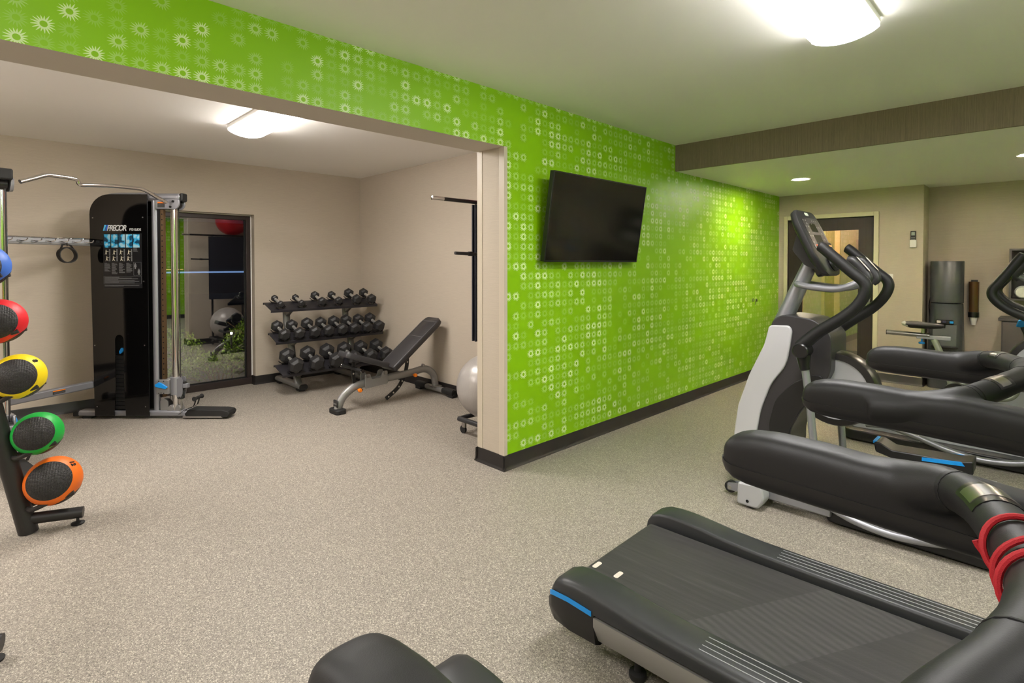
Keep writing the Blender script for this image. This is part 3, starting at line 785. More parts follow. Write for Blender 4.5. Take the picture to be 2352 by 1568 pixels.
        d = (V((.70, 0, 1.405)) - V((.655, 0, 1.462))).normalized(); nrm = V((-d.z, 0, d.x)); nrm = nrm if nrm.z > 0 else -nrm
        Mg = Matrix(((d.x, 0, nrm.x, .648), (0, 1, 0, s * .104), (d.z, 0, nrm.z, 1.468), (0, 0, 0, 1)))
        bm = NB(); prism(bm, rrect(0, .095, -.012, .012, .011), 'z', .016, .0285, Mg); obj('heart_rate_sensor', bm, M_stl, gr)
        bm = NB(); prism(bm, rrect(-.006, .101, -.0165, .0165, .015), 'z', .012, .0268, Mg); obj('sensor_bezel', bm, M_blks, gr)
    # moving arms
    ap = [(.429, .972), (.523, 1.065), (.642, 1.156), (.712, 1.228), (.747, 1.300), (.739, 1.352), (.685, 1.402), (.609, 1.474), (.543, 1.536), (.520, 1.552)]
    for s, sw in ((-1, swing), (1, swing2)):
        y = s * .275; px, pz = .445, .955
        def rot(a, b): 
            ca, sa = math.cos(sw), math.sin(sw); return (px + (a - px) * ca + (b - pz) * sa, y, pz - (a - px) * sa + (b - pz) * ca)
        q = catmull([rot(a, b) for a, b in ap], 5)
        bm = NB(); tube(bm, q, [.036 - .007 * min(1, i / 14) for i in range(len(q) - 2)] + [.025, .013], 18, sx=1.0); arm = obj('moving_arm', bm, M_arm, t, sharp=60)
        bm = NB(); tube(bm, [(px, y - .052, pz), (px, y - .046, pz), (px, y + .046, pz), (px, y + .052, pz)], [.036, .042, .042, .036], 24); obj('pivot_cap', bm, M_blks, arm)
        bm = NB(); tube(bm, [(.447, y, .93), (.452, y, .88), (.457, y, .848), (.458, y, .842)], [.040, .032, .028, .02], 18); obj('arm_socket', bm, M_blks, t)
        bm = NB(); tube(bm, [(.457, y, .86), (.481, y, .688), (.51, y, .40), (.52, y, .26)], .0205, 16); obj('arm_rod', bm, M_met, t)
        # pedal link and pedal
        bm = NB(); tube(bm, [(.50, s * .24, .25), (.74, s * .22, .27), (1.25, s * .2, .28)], .024, 12, sx=.7, upv=(0, 1, 0)); obj('pedal_link', bm, M_sil, t)
        z0 = .30 + (.05 if s > 0 else 0)
        bm = NB(); prism(bm, round_poly([(.72, z0 - .01), (.71, z0 + .045), (.74, z0 + .05), (.80, z0 + .018), (1.10, z0 + .03), (1.16, z0 + .045), (1.16, z0 - .03), (.80, z0 - .03)], .012), 'y', s * .21 - .075, s * .21 + .075); ped = obj('pedal', bm, M_blk, t, bevel=.008)
        for e_ in (-1, 1):
            bm = NB(); prism(bm, [(.94, z0 + .014), (1.11, z0 + .032), (1.125, z0 + .012), (.94, z0 - .006)], 'y', s * .21 + e_ * .076 - .002, s * .21 + e_ * .076 + .002); obj('blue_trim', bm, M_blue, ped)
        bm = NB(); box(bm, .705, .722, s * .21 - .06, s * .21 + .06, z0 + .035, z0 + .05); obj('blue_toe', bm, M_blue, ped)
    return t
make_elliptical('elliptical_trainer', 'silver and charcoal elliptical trainer standing by the green wall', (-1.45, 3.6, 0), 0)
make_elliptical('elliptical_trainer', 'second elliptical trainer behind, only its bent black handle showing at right edge', (.525, 5.32, 0), R(180), R(15), R(15))

# ================================================================ SPIN BIKE
bk = thing('spin_bike', 'spin bike with black saddle on a chrome slider behind the treadmills', 'exercise bike', (-.85, 6.2, 0))
M_bk = mat('bike_frame_silver', (176, 180, 168), .35, .4)
def sec_saddle():
    secs = []
    for x, w, z, h in ((-.135, .02, .895, .02), (-.125, .07, .90, .035), (-.09, .085, .905, .045), (-.04, .075, .905, .045), (.02, .045, .898, .04), (.08, .027, .894, .034), (.13, .022, .892, .028), (.15, .012, .888, .018)):
        secs.append([(x, w * math.cos(2 * math.pi * k / 16), z + .008 - h * .75 + (h * .75) * math.sin(2 * math.pi * k / 16)) for k in range(16)])
    return secs
bm = NB(); loft(bm, sec_saddle()); sd = obj('saddle', bm, M_rub, bk, sharp=60)
bm = NB(); tube(bm, catmull([(-.1, .06, .875), (-.14, .04, .885), (-.145, 0, .89), (-.14, -.04, .885), (-.1, -.06, .875)], 4), .018, 10); obj('saddle_bumper', bm, mat('saddle_grey', (176, 178, 162), .5), sd)
bm = NB(); tube(bm, [(-.28, 0, .79), (.05, 0, .785)], .022, 16); sl = obj('slider', bm, M_stl, bk)
bm = NB(); cyl(bm, (-.284, 0, .79), (-.279, 0, .79), .023); obj('slider_cap', bm, M_blks, sl)
obj('slider_rail', bxo(-.05, .20, -.017, .017, .752, .788), M_sil, bk, bevel=.006)
bm = NB(); cyl(bm, (.0, 0, .79), (.0, 0, .862), .014); obj('saddle_post', bm, M_stl, bk)
bm = NB(); lathe(bm, [(0, 0), (.022, 0), (.026, .008), (.022, .016), (.006, .02), (.006, .05), (0, .05)], 14, Matrix.Translation((-.01, 0, .705))); obj('adjust_knob', bm, M_blue, bk)
bm = NB(); tube(bm, fillet([(.08, 0, .755), (.14, 0, .60), (.22, 0, .33), (.20, 0, .12)], .1), .026, 14); obj('seat_tube', bm, M_bk, bk)
bm = NB(); tube(bm, fillet([(.20, 0, .36), (.5, 0, .42), (.72, 0, .62), (.78, 0, .82)], .15), .028, 14); obj('main_frame', bm, M_bk, bk)
Mf = Matrix.Translation((.62, 0, .30)) @ Matrix.Rotation(R(90), 4, 'X')
bm = NB(); lathe(bm, [(.17, -.02), (.235, -.02), (.235, .02), (.17, .02)], 36, Mf, closed=True); fw_ = obj('flywheel', bm, M_blks, bk)
bm = NB(); lathe(bm, [(0, -.012), (.172, -.008), (.172, .008), (0, .012)], 36, Mf); obj('flywheel_disc', bm, M_sil, fw_)
bm = NB(); tube(bm, fillet([(.2, 0, .14), (.42, 0, .26), (.62, 0, .30), (.72, 0, .62)], .06), .022, 12); obj('fork', bm, M_bk, bk)
for x in (-.22, .82):
    bm = NB(); tube(bm, [(x, -.26, .04), (x, .26, .04)], .03, 14); fo = obj('floor_bar', bm, M_bk, bk)
    for s in (1, -1): bm = NB(); lathe(bm, [(0, 0), (.03, 0), (.03, .02), (0, .02)], 12, Matrix.Translation((x, s * .22, 0))); obj('rubber_foot', bm, M_rub, fo)
bm = NB(); tube(bm, [(-.22, 0, .05), (.2, 0, .13), (.82, 0, .05)], .022, 12); obj('base_tube', bm, M_bk, bk)
bm = NB(); cyl(bm, (.25, -.1, .3), (.25, .1, .3), .09); obj('crank_cover', bm, M_blks, bk)
for s, a in ((1, 40), (-1, 220)):
    ex, ez = .25 + .17 * math.cos(R(a)), .3 + .17 * math.sin(R(a))
    bm = NB(); tube(bm, [(.25, s * .11, .3), (ex, s * .115, ez)], .014, 10); ck = obj('crank_arm', bm, M_chr, bk)
    bm = NB(); box(bm, ex - .05, ex + .05, s * .17 - .045, s * .17 + .045, ez - .012, ez + .012); obj('pedal', bm, M_blks, ck, bevel=.005)
bm = NB(); tube(bm, [(.74, 0, .6), (.80, 0, .90), (.81, 0, 1.0)], .022, 12); obj('bar_post', bm, M_stl, bk)
for s in (1, -1):
    bm = NB(); tube(bm, fillet([(.84, 0, 1.03), (.82, s * .2, 1.03), (.66, s * .23, 1.05), (.60, s * .2, 1.1)], .05), .015, 10); obj('handlebar', bm, M_rub, bk)
bm = NB(); tube(bm, [(.70, 0, .74), (.685, 0, .86), (.66, 0, .93)], .014, 10); lv = obj('brake_lever', bm, M_blks, bk)
bm = NB(); prism(bm, round_poly([(.625, .92), (.64, .975), (.70, .985), (.705, .94), (.66, .915)], .01), 'y', -.03, .03); obj('lever_grip', bm, M_blue, lv, bevel=.006)
# ================================================================ CABLE MACHINE
cmr = V((-5.75, .65, 0))
cm = thing('cable_machine', 'black and silver cable machine with two towers and a chrome pull-up bar', 'cable machine', cmr)
U, AW = V((.7024, .7118, 0)), V((-.7118, .7024, 0))
oR = V((-6.387, .590, 0)) - cmr
MR = Matrix(((U.x, AW.x, 0, oR.x), (U.y, AW.y, 0, oR.y), (0, 0, 1, 0), (0, 0, 0, 1)))
mm = V((-.4704, .8824, 0)); mid = V((-5.466, .6975, 0)) - cmr
Rf = Matrix(((1 - 2 * mm.x * mm.x, -2 * mm.x * mm.y, 0, 0), (-2 * mm.x * mm.y, 1 - 2 * mm.y * mm.y, 0, 0), (0, 0, 1, 0), (0, 0, 0, 1)))
Rf = Matrix.Translation(mid) @ Rf @ Matrix.Translation(-mid)
ML = Rf @ MR
M_brz = mat('bronze_rail', (120, 96, 70), .35, .7)
def warn_label(par, M, u0, u1, z0, z1, v):
    l = obj('warning_label', bxo(u0, u1, v - .001, v, z0, z1, M), M_blks, par)
    h = (z1 - z0)
    obj('orange_band', bxo(u0, u1, v - .0016, v - .001, z0 + h * .74, z1, M), M_orange, l)
    bm = NB()
    for k in range(4): box(bm, u0 + .004, u1 - .006 - .004 * (k % 2), v - .0015, v - .001, z0 + h * (.1 + .15 * k), z0 + h * (.1 + .15 * k) + h * .05, M)
    obj('fine_print', bm, M_greyink, l, kind='stuff')
def tower(M, right):
    T = lambda *p: M @ V(p)
    obj('base_tube', bxo(0, 1.2, .02, .12, .02, .075, M), M_met, cm, bevel=.018, seg=3)
    bm = NB(); prism(bm, round_poly([(-.035, .02), (-.035, .06), (-.01, .078), (.02, .078), (.02, .02)], .012), 'y', .018, .122, M); obj('rear_cap', bm, M_rub, cm, bevel=.006)
    pad = [(1.03, .028), (1.02, .05), (1.05, .09), (1.36, .085), (1.42, .075), (1.435, .055), (1.42, .02), (1.36, .018), (1.36, .028)]
    bm = NB(); prism(bm, pad, 'y', .0, .14, M); obj('foot_pad', bm, M_rub, cm, bevel=.012, seg=3)
    obj('pad_rail', bxo(1.0, 1.37, .004, .136, .012, .03, M), M_stl, cm)
    for u in (.05, 1.15):
        obj('rubber_foot', bxo(u, u + .08, .03, .11, 0, .02, M), M_rub, cm)
    out = [(.187, .033), (.368, .033), (.372, .10), (.384, .30), (.384, .73)] + [(.424 + .04 * math.cos(R(a)), .74 + .05 * math.sin(R(a))) for a in range(180, -1, -20)] + [(.464, .30), (.473, .10), (.476, .033), (.693, .033), (.696, 2.089), (.345, 2.089)] + [(.345 + .182 * math.cos(R(a)), 1.905 + .184 * math.sin(R(a))) for a in range(100, 181, 10)]
    for v0, nm in ((0, 'front_shroud'), (.146, 'rear_shroud')):
        bm = NB(); prism(bm, out, 'y', v0, v0 + .010, M); sh = obj(nm, bm, M_gloss, cm, sharp=20)
        if nm == 'front_shroud': shroud = sh
    pth = [(.185, .073, .05), (.165, .073, 1.88), (.20, .073, 2.02), (.29, .073, 2.09), (.38, .073, 2.098), (.72, .073, 2.098)]
    bm = NB(); tube(bm, [T(*p) for p in fillet(pth, [.05, .1, .1, .1], 6)], .016, 8); obj('edge_frame', bm, M_met, cm)
    obj('inner_panel', bxo(.19, .69, .132, .144, .05, 1.9, M), M_dark, cm)
    bm = NB(); n = 14
    for k in range(n):
        obj('weight_plate', bxo(.33, .52, .03, .125, .09 + .036 * k, .09 + .036 * k + .032, M), mat('weight_black', (26, 25, 25), .5), cm)
    bm = NB(); cyl(bm, T(.42, .075, .55), T(.42, .075, 1.9), .006, seg=8); obj('stack_cable', bm, M_blks, cm)
    bm = NB(); prism(bm, round_poly([(.41, .605), (.44, .63), (.445, .66), (.425, .665), (.405, .63)], .006), 'y', .02, .03, M); obj('selector_tag', bm, M_blue, cm)
    sc = 0
    for u, z in ((.194, 1.872), (.656, 1.876), (.657, 1.285), (.197, .691), (.658, .691), (.21, .12), (.66, .12)):
        bm = NB(); cyl(bm, T(u, -.003, z), T(u, 0, z), .006, seg=10); obj('screw', bm, M_stl, shroud)
    bm = NB(); cyl(bm, T(.729, .065, .06), T(.729, .065, 2.06), .030); obj('column', bm, M_met, cm)
    obj('perforated_rail', bxo(.785, .815, .05, .08, .2, 1.97, M), M_brz, cm)
    bm = NB()
    for k in range(34): cyl(bm, T(.80, .0485, .26 + .05 * k), T(.80, .05, .26 + .05 * k), .006, seg=8)
    obj('rail_holes', bm, M_dark, cm, kind='stuff')
    obj('rail_back', bxo(.765, .785, .045, .085, .2, 1.97, M), M_blks, cm)
    bm = NB(); cyl(bm, T(.904, .065, .06), T(.904, .065, 1.98), .029, seg=28); obj('guide_pole', bm, M_chr, cm)
    # top arm
    obj('top_arm', bxo(.60, .985, .025, .105, 2.03, 2.103, M), M_met, cm, bevel=.03, seg=4)
    obj('arm_cap', bxo(.984, 1.008, .022, .108, 2.028, 2.105, M), M_rub, cm, bevel=.02, seg=3)
    g = obj('gusset', bxo(.75, .87, .03, .10, 1.955, 2.04, M), M_met, cm, bevel=.004)
    if right: warn_label(g, M, .775, .845, 1.972, 2.022, .03)
    for v in (.012, .098):
        bm = NB(); prism(bm, round_poly([(.85, 1.955), (.85, 2.045), (.985, 2.045), (.985, 1.99), (.955, 1.952)], .02), 'y', v, v + .018, M); br = obj('pulley_bracket', bm, M_met, cm, bevel=.003)
        for u, z in ((.93, 2.025), (.905, 1.975)):
            bm = NB(); vv = v if v < .05 else v + .018; cyl(bm, T(u, vv - .006 if v < .05 else vv, z), T(u, vv if v < .05 else vv + .006, z), .011, seg=12); obj('bolt', bm, M_dark, br)
    bm = NB(); cyl(bm, T(.935, .045, 2.0), T(.935, .085, 2.0), .038); obj('top_pulley', bm, M_blks, cm)
    bm = NB(); cyl(bm, T(.955, .055, .25), T(.955, .055, 2.0), .0035, seg=8); obj('cable', bm, M_blks, cm)
    # carriage
    ca = obj('carriage', bxo(.757, .875, .0, .11, .235, .366, M), M_gun, cm, bevel=.004)
    bm = NB(); cyl(bm, T(.904, .065, .222), T(.904, .065, .385), .046, seg=24); obj('collar', bm, M_met, ca)
    for v in (.03, .085):
        bm = NB(); prism(bm, round_poly([(.93, .21), (.93, .37), (.97, .39), (.985, .36), (.985, .24), (.965, .19), (.945, .19)], .015), 'y', v, v + .008, M); obj('side_plate', bm, M_met, ca)
    bm = NB(); cyl(bm, T(.965, .04, .30), T(.965, .082, .30), .045, seg=24); obj('swivel_pulley', bm, M_blks, ca)
    obj('stop_block', bxo(.985, 1.03, .03, .075, .285, .325, M), M_met, ca, bevel=.004)
    bm = NB(); prism(bm, round_poly([(.752, .325), (.79, .348), (.812, .342), (.872, .302), (.852, .285), (.76, .305)], .006), 'y', -.014, -.001, M); obj('release_lever', bm, M_blue, ca, bevel=.003)
    for u, z in ((.785, .357), (.83, .357), (.785, .245), (.805, .247), (.83, .245)):
        bm = NB(); cyl(bm, T(u, -.002, z), T(u, 0, z), .005, seg=8); obj('bolt', bm, M_dark, ca)
    bm = NB(); tube(bm, [T(.957, .058, .215), T(.957, .058, .205), T(.957, .058, .185), T(.957, .058, .178)], [.016, .030, .030, .016], 14); obj('cable_stop', bm, M_rub, cm)
    bm = NB(); tube(bm, [T(.957, .058, .18), T(.957, .058, .12), T(.962, .05, .085)], [.008, .012, .007], 10); obj('cable_end', bm, M_stl, cm)
    for v in (.04, .085):
        bm = NB(); prism(bm, round_poly([(.77, .07), (.77, .17), (.80, .185), (.84, .165), (.845, .07)], .02), 'y', v, v + .01, M); obj('lower_bracket', bm, M_gun, cm)
    bm = NB(); cyl(bm, T(.812, .05, .13), T(.812, .085, .13), .048, seg=24); obj('lower_pulley', bm, M_blks, cm)
    bm = NB(); cyl(bm, T(.845, .068, .13), T(.845, .068, .26), .003, seg=6); obj('lower_cable', bm, M_blks, cm)
    for u in (.87, .94):
        bm = NB(); prism(bm, round_poly([(u - .03, .07), (u - .025, .10), (u, .13), (u + .02, .10), (u + .025, .07)], .01), 'y', .03, .10, M); obj('pole_gusset', bm, M_gun, cm)
    # clipped-on stirrup handle lying on the foot pad
    h = thing('stirrup_handle', 'black stirrup handle clipped to the cable, lying on the foot pad ' + ('by the window' if right else 'behind the medicine balls'), 'handle', cmr)
    bm = NB(); tube(bm, [T(*p) for p in catmull([(.962, .045, .09), (.955, .03, .06), (.97, .012, .045), (.985, .0, .06), (.972, .02, .09)], 5, closed=True)], .004, 8, closed=True); obj('carabiner', bm, M_stl, h)
    for e_ in (-.028, .028):
        bm = NB(); loft(bm, [[T(a, -.0 + e_ - .010, b), T(a, e_ + .010, b), T(a + .004, e_ + .010, b + .004), T(a + .004, e_ - .010, b + .004)] for a, b in ((.98, .05), (1.04, .098), (1.10, .115), (1.125, .135), (1.145, .20))]); obj('strap', bm, M_rub, h)
    bm = NB(); tube(bm, [T(1.148, -.06, .205), T(1.148, -.045, .205), T(1.148, .045, .205), T(1.148, .06, .205)], [.022, .016, .016, .022], 14); obj('grip', bm, M_rub, h)
    return shroud
shr = tower(MR, True); tower(ML, False)
# lettering and instruction placard on the right shroud
def TM(u, z, v=-.0006): return MR @ Matrix(((1, 0, 0, u), (0, 0, -1, v), (0, 1, 0, z), (0, 0, 0, 1)))
for k, c in enumerate(((90, 190, 240), (30, 90, 190))):
    bm = NB(); prism(bm, [(.287 + .020 * k, 1.753), (.302 + .020 * k, 1.807), (.317 + .020 * k, 1.807), (.302 + .020 * k, 1.753)], 'y', -.0012, 0, MR); obj('logo_bar', bm, mat('logo_blue_%d' % k, c, .4), shr)
text_obj('lettering', 'PRECOR', .074, TM(.324, 1.7535), M_ink, shr, shear=.28, bold=.0016, spacing=.72, width=.180)
text_obj('lettering', 'FTS GLIDE', .0285, TM(.533, 1.7545), M_ink, shr, bold=.0007, spacing=.85, width=.106)
pl = obj('instruction_placard', bxo(.286, .645, -.0012, 0, 1.222, 1.728, MR), mat('placard_black', (26, 26, 28), .3), shr)
M_tile = None
def tile_mat():
    g = NT('blue_tint_photo'); p = g.pos()
    f = g.noise(p, 22, 1); g.put(g.b.inputs['Base Color'], g.ramp(f, [(.42, lin((20, 70, 100))), (.46, lin((40, 165, 225))), (.56, lin((80, 190, 235))), (.6, lin((170, 215, 235)))]))
    g.b.inputs['Roughness'].default_value = .35
    return g.m
M_tile = tile_mat()
for k in range(5):
    obj('picture_tile', bxo(.296 + .0675 * k, .296 + .0675 * k + .058, -.0020, -.0012, 1.598, 1.720, MR), M_tile, pl)
rnd = random.Random(5)
bm = NB()
for k in range(4):
    u0 = .296 + .0675 * k
    for r_ in range(2):
        z0 = 1.535 - .058 * r_
        # little figure: head, trunk, legs, beside a machine post
        cu = u0 + .018 + .006 * ((k + r_) % 2)
        tube(bm, [MR @ V((cu, -.0014, z0 + .038)), MR @ V((cu, -.0014, z0 + .041))], .0045, 6)
        prism(bm, [(cu - .006, z0 + .012), (cu - .004, z0 + .034), (cu + .006, z0 + .034), (cu + .004, z0 + .012)], 'y', -.0019, -.0012, MR)
        prism(bm, [(cu - .012, z0 - .004), (cu - .005, z0 + .013), (cu + .005, z0 + .013), (cu + .008 + .008 * r_, z0 - .004), (cu, z0 + .006)], 'y', -.0019, -.0012, MR)
        box(bm, cu + .004, cu + .022, -.0019, -.0012, z0 + .026, z0 + .030, MR)
obj('exercise_figures', bm, mat('figure_cream', (206, 198, 178), .5), pl, kind='stuff')
bm = NB()
for k in range(4):
    for r_ in range(2):
        z0 = 1.535 - .058 * r_; u0 = .296 + .0675 * k + .046
        box(bm, u0, u0 + .010, -.0018, -.0012, z0 - .006, z0 + .048, MR)
for k in range(4):
    for r_ in range(13):
        if r_ > 9 + (k * 3) % 4: continue
        w = rnd.uniform(.03, .056) if r_ else .024
        box(bm, .297 + .0675 * k, .297 + .0675 * k + w, -.0018, -.0012, 1.452 - .0082 * r_, 1.4555 - .0082 * r_, MR)
for r_ in range(5): box(bm, .566, .566 + rnd.uniform(.03, .058), -.0018, -.0012, 1.562 + .0085 * r_, 1.5655 + .0085 * r_, MR)
for r_ in range(8): box(bm, .297, .297 + rnd.uniform(.25, .335) * (1 if r_ % 3 else .45), -.0018, -.0012, 1.322 - .0075 * r_, 1.325 - .0075 * r_, MR)
for r_ in range(2): box(bm, .297, .297 + .32 * (1 - .45 * r_), -.0018, -.0012, 1.248 - .0085 * r_, 1.251 - .0085 * r_, MR)
obj('placard_text', bm, M_greyink, pl, kind='stuff')
for z0, z1, u0, u1 in ((1.262, 1.332, .29, .637), (1.34, 1.462, .566, .637)):
    bm = NB()
    for a in ((u0, u1, z0, z0 + .0012), (u0, u1, z1 - .0012, z1), (u0, u0 + .0012, z0, z1), (u1 - .0012, u1, z0, z1)): box(bm, a[0], a[1], -.0017, -.0012, a[2], a[3], MR)
    obj('text_frame', bm, M_greyink, pl)
bm = NB()
for cu, z0 in ((.582, 1.405), (.615, 1.352)):
    tube(bm, [MR @ V((cu, -.0014, z0 + .043)), MR @ V((cu, -.0014, z0 + .049))], .0055, 6)
    prism(bm, [(cu - .012, z0 + .012), (cu - .008, z0 + .04), (cu + .008, z0 + .04), (cu + .012, z0 + .012), (cu + .006, z0 + .014), (cu + .006, z0 - .005), (cu - .006, z0 - .005), (cu - .006, z0 + .014)], 'y', -.0018, -.0012, MR)
obj('muscle_diagram', bm, M_greyink, pl, kind='stuff')
# pull-up bar between the towers
def to_l(p): return V(p) - cmr
pb = [(-5.199, .197, 2.034), (-5.236, .266, 2.068), (-5.276, .341, 2.106), (-5.30, .385, 2.112), (-5.36, .498, 2.111), (-5.377, .530, 2.104), (-5.382, .540, 2.088), (-5.384, .545, 2.074), (-5.395, .565, 2.068), (-5.43, .63, 2.078), (-5.513, .786, 2.094), (-5.61, .965, 2.102), (-5.64, 1.025, 2.094), (-5.70, 1.135, 2.042), (-5.737, 1.206, 2.012)]
bm = NB(); tube(bm, [to_l(p) for p in catmull(pb, 4)], .0155, 14); obj('pull_up_bar', bm, M_chr, cm)
# accessory rail with hooks
pR, pL = MR @ V((.165, .07, 0)), ML @ V((.165, .07, 0)); rd = (pL - pR).normalized(); rn = V((-rd.y, rd.x, 0)); rn = rn if rn.x > 0 else -rn; RL = (pL - pR).length
MH = Matrix(((rd.x, rn.x, 0, pR.x), (rd.y, rn.y, 0, pR.y), (0, 0, 1, 0), (0, 0, 0, 1)))
ar = obj('accessory_rail', bxo(0, RL, -.012, .008, 1.63, 1.672, MH), M_sil, cm, bevel=.004)
obj('rail_lip', bxo(0, RL, -.012, .02, 1.612, 1.632, MH), M_gun, ar, bevel=.004)
bm = NB(); tube(bm, [MH @ V(p) for p in fillet([(.012, .014, 1.628), (.012, .014, 1.676), (RL - .012, .014, 1.676), (RL - .012, .014, 1.628)], .02)], .006, 10); obj('rail_wire', bm, M_chr, ar)
for k in range(9):
    x = .075 + .105 * k
    if x > RL - .05: break
    bm = NB(); tube(bm, [MH @ V(p) for p in catmull([(x + .03, .01, 1.648), (x + .028, .03, 1.642), (x + .012, .05, 1.64), (x - .006, .06, 1.648), (x - .012, .064, 1.664)], 4)], .0042, 8); obj('hook', bm, M_chr, ar)
lb = obj('lower_brace', bxo(0, RL, -.03, .03, .29, .356, MH), M_met, cm, bevel=.012, seg=3)
warn_label(lb, Matrix(((rd.x, -rn.x, 0, pR.x), (rd.y, -rn.y, 0, pR.y), (0, 0, 1, 0), (0, 0, 0, 1))), .30, .40, .308, .34, -.0302)
# ankle strap hung on the rail
hk = MH @ V((.28, .05, 1.60)) + cmr
st = thing('ankle_strap', 'black ankle strap looped over a hook of the accessory rail', 'strap', hk)
Mst = Matrix(((rd.x, 0, rn.x, 0), (rd.y, 0, rn.y, 0), (0, 1, 0, 0), (0, 0, 0, 1)))
ring = [(.075 * math.cos(R(a)) * (1 + .05 * math.sin(R(2 * a))), -.075 + .07 * math.sin(R(a))) for a in range(0, 360, 12)]
bm = NB(); loft(bm, [[Mst @ V((x * k, (y + .075) * k - .075, w)) for k, w in ((1, -.022), (1, .022), (.90, .022), (.90, -.022))] for x, y in ring + ring[:1]], caps=False); obj('cuff', bm, M_rub, st)
bm = NB(); loft(bm, [[Mst @ V((x, y + a, w)) for a, w in ((0, -.012), (0, .012), (.006, .012), (.006, -.012))] for x, y in ((-.055, -.03), (-.03, .005), (.01, .022), (.035, .018), (.05, -.02), (.065, -.045))]); obj('closure_strap', bm, M_blks, st)
bm = NB(); tube(bm, [Mst @ V(p) for p in catmull([(.0, .02, -.012), (.0, .034, 0), (.0, .02, .012), (0, .006, 0)], 5, closed=True)], .003, 6, closed=True); obj('ring', bm, M_stl, st)

# ================================================================ DUMBBELL RACK
rk = thing('dumbbell_rack', 'three-tier silver and black dumbbell rack against the window wall', 'rack', (-6.3, 2.935, 0))
SH = [(-.04, 1.0, .19, .927), (.10, .665, .33, .585), (.26, .325, .50, .25)]   # back x,z  front x,z (local)
for (xb, zb, xf, zf) in SH:
    d = V((xf - xb, 0, zf - zb)); L = d.length; d.normalize(); n = V((-d.z, 0, d.x))
    Ms = Matrix(((d.x, 0, n.x, xb), (0, 1, 0, 0), (d.z, 0, n.z, zb), (0, 0, 0, 1)))
    bm = NB(); prism(bm, [(-.004, -.022), (-.004, 0.0), (0, .004), (L, .004), (L + .006, 0), (L + .006, -.026), (L, -.026), (L - .001, -.003), (.001, -.003), (.001, -.022)], 'y', -.665, .665, Ms)
    obj('shelf', bm, mat('shelf_black', (40, 38, 42), .4), rk)
for y in (-.375, .375):
    # foot
    sec = rrect(-.045, .045, .022, .082, .028)
    bm = NB(); loft(bm, [[(x, y + a, b) for a, b in sec] for x in (-.36, .35)]); f = obj('foot', bm, M_gun, rk, sharp=50)
    for x0, x1 in ((-.368, -.358), (.348, .362)):
        bm = NB(); loft(bm, [[(x, y + a * 1.05, .052 + (b - .052) * 1.08) for a, b in sec] for x in (x0, x1)]); obj('end_cap', bm, M_rub, f, sharp=50)
    for x in (-.30, .27): obj('rubber_foot', bxo(x - .05, x + .05, y - .035, y + .035, 0, .024), M_rub, f, bevel=.006)
    # zig-zag upright
    up = [(.16, .06), (.12, .24), (.27, .30), (.14, .40), (.06, .50), (-.02, .58), (.08, .64), (.0, .74), (-.10, .84), (-.13, .93), (.0, .985)]
    bm = NB(); tube(bm, [(x, y, z) for x, z in fillet([(a, b, 0) for a, b in [(.20, .07), (.02, .34), (-.01, .62), (-.12, .70), (-.15, .94)]], .05, 4) for x, z in [(x, z)]] if False else [(p.x, y, p.y) for p in fillet([(.22, .07, 0), (.05, .36, 0), (.0, .60, 0), (-.10, .72, 0), (-.12, .95, 0)], .06, 4)], .042, 10, sx=.62, upv=(0, 1, 0)); u_ = obj('upright', bm, M_gun, rk, sharp=50)
    for (xb, zb, xf, zf), xs in zip(SH, (-.12, .02, .18)):
        bm = NB(); prism(bm, [(xs - .03, zb - .12), (xb + .02, zb - .02), (xf - .06, zf + .01), (xs + .05, zb - .17)], 'y', y - .022, y + .022); obj('shelf_bracket', bm, M_gun, rk, bevel=.004)
M_hex = mat('rubber_hex', (40, 39, 40), .48, bump=(90, .1))
M_knurl = mat('knurled_chrome', (224, 222, 220), .34, .85)
def hexprof(r): return [(r * math.cos(R(60 * k + 30)), r * math.sin(R(60 * k + 30))) for k in range(6)]
def make_dumbbell(rh, hl, gl, name):
    t = thing(name, '', 'dumbbell')
    for s in (1, -1):
        x0, x1 = s * gl / 2, s * (gl / 2 + hl)
        secs = [(x0, .62), (x0 + s * hl * .22, 1), (x1 - s * hl * .22, 1), (x1, .66)]
        bm = NB(); loft(bm, [[(x, a * k, b * k) for a, b in hexprof(rh)] for x, k in secs]); hd = obj('head', bm, M_hex, t, bevel=.004, sharp=20)
        bm = NB(); cyl(bm, (x0 - s * .012, 0, 0), (x0 + s * .004, 0, 0), .019, seg=16); obj('collar', bm, M_chr, t)
    bm = NB(); tube(bm, [(-gl / 2, 0, 0), (-gl / 4, 0, 0), (0, 0, 0), (gl / 4, 0, 0), (gl / 2, 0, 0)], [.015, .0165, .0185, .0165, .015], 14); obj('handle', bm, M_knurl, t)
    return t
ROWS = [
 # (fraction along shelf 0..1, head radius, head length)
 [(.085, .040, .055), (.265, .040, .055), (.445, .053, .07), (.605, .050, .068), (.78, .062, .085), (.935, .060, .082)],
 [(.065, .066, .088), (.19, .066, .088), (.325, .070, .095), (.45, .068, .092), (.575, .071, .098), (.695, .071, .098), (.82, .070, .1), (.945, .072, .1)],
 [(.10, .086, .115), (.275, .086, .118), (.45, .088, .12), (.615, .086, .12), (.78, .084, .12), (.94, .084, .12)]]
tier = ('top', 'middle', 'bottom')
ORD = ['leftmost', 'second from the left', 'third from the left', 'fourth from the left', 'fifth from the left', 'sixth from the left', 'seventh from the left', 'rightmost']
SZ = {0: ['tiny', 'tiny', 'small', 'small', 'small', 'small'], 1: ['medium'] * 8, 2: ['large'] * 6}
cache = {}
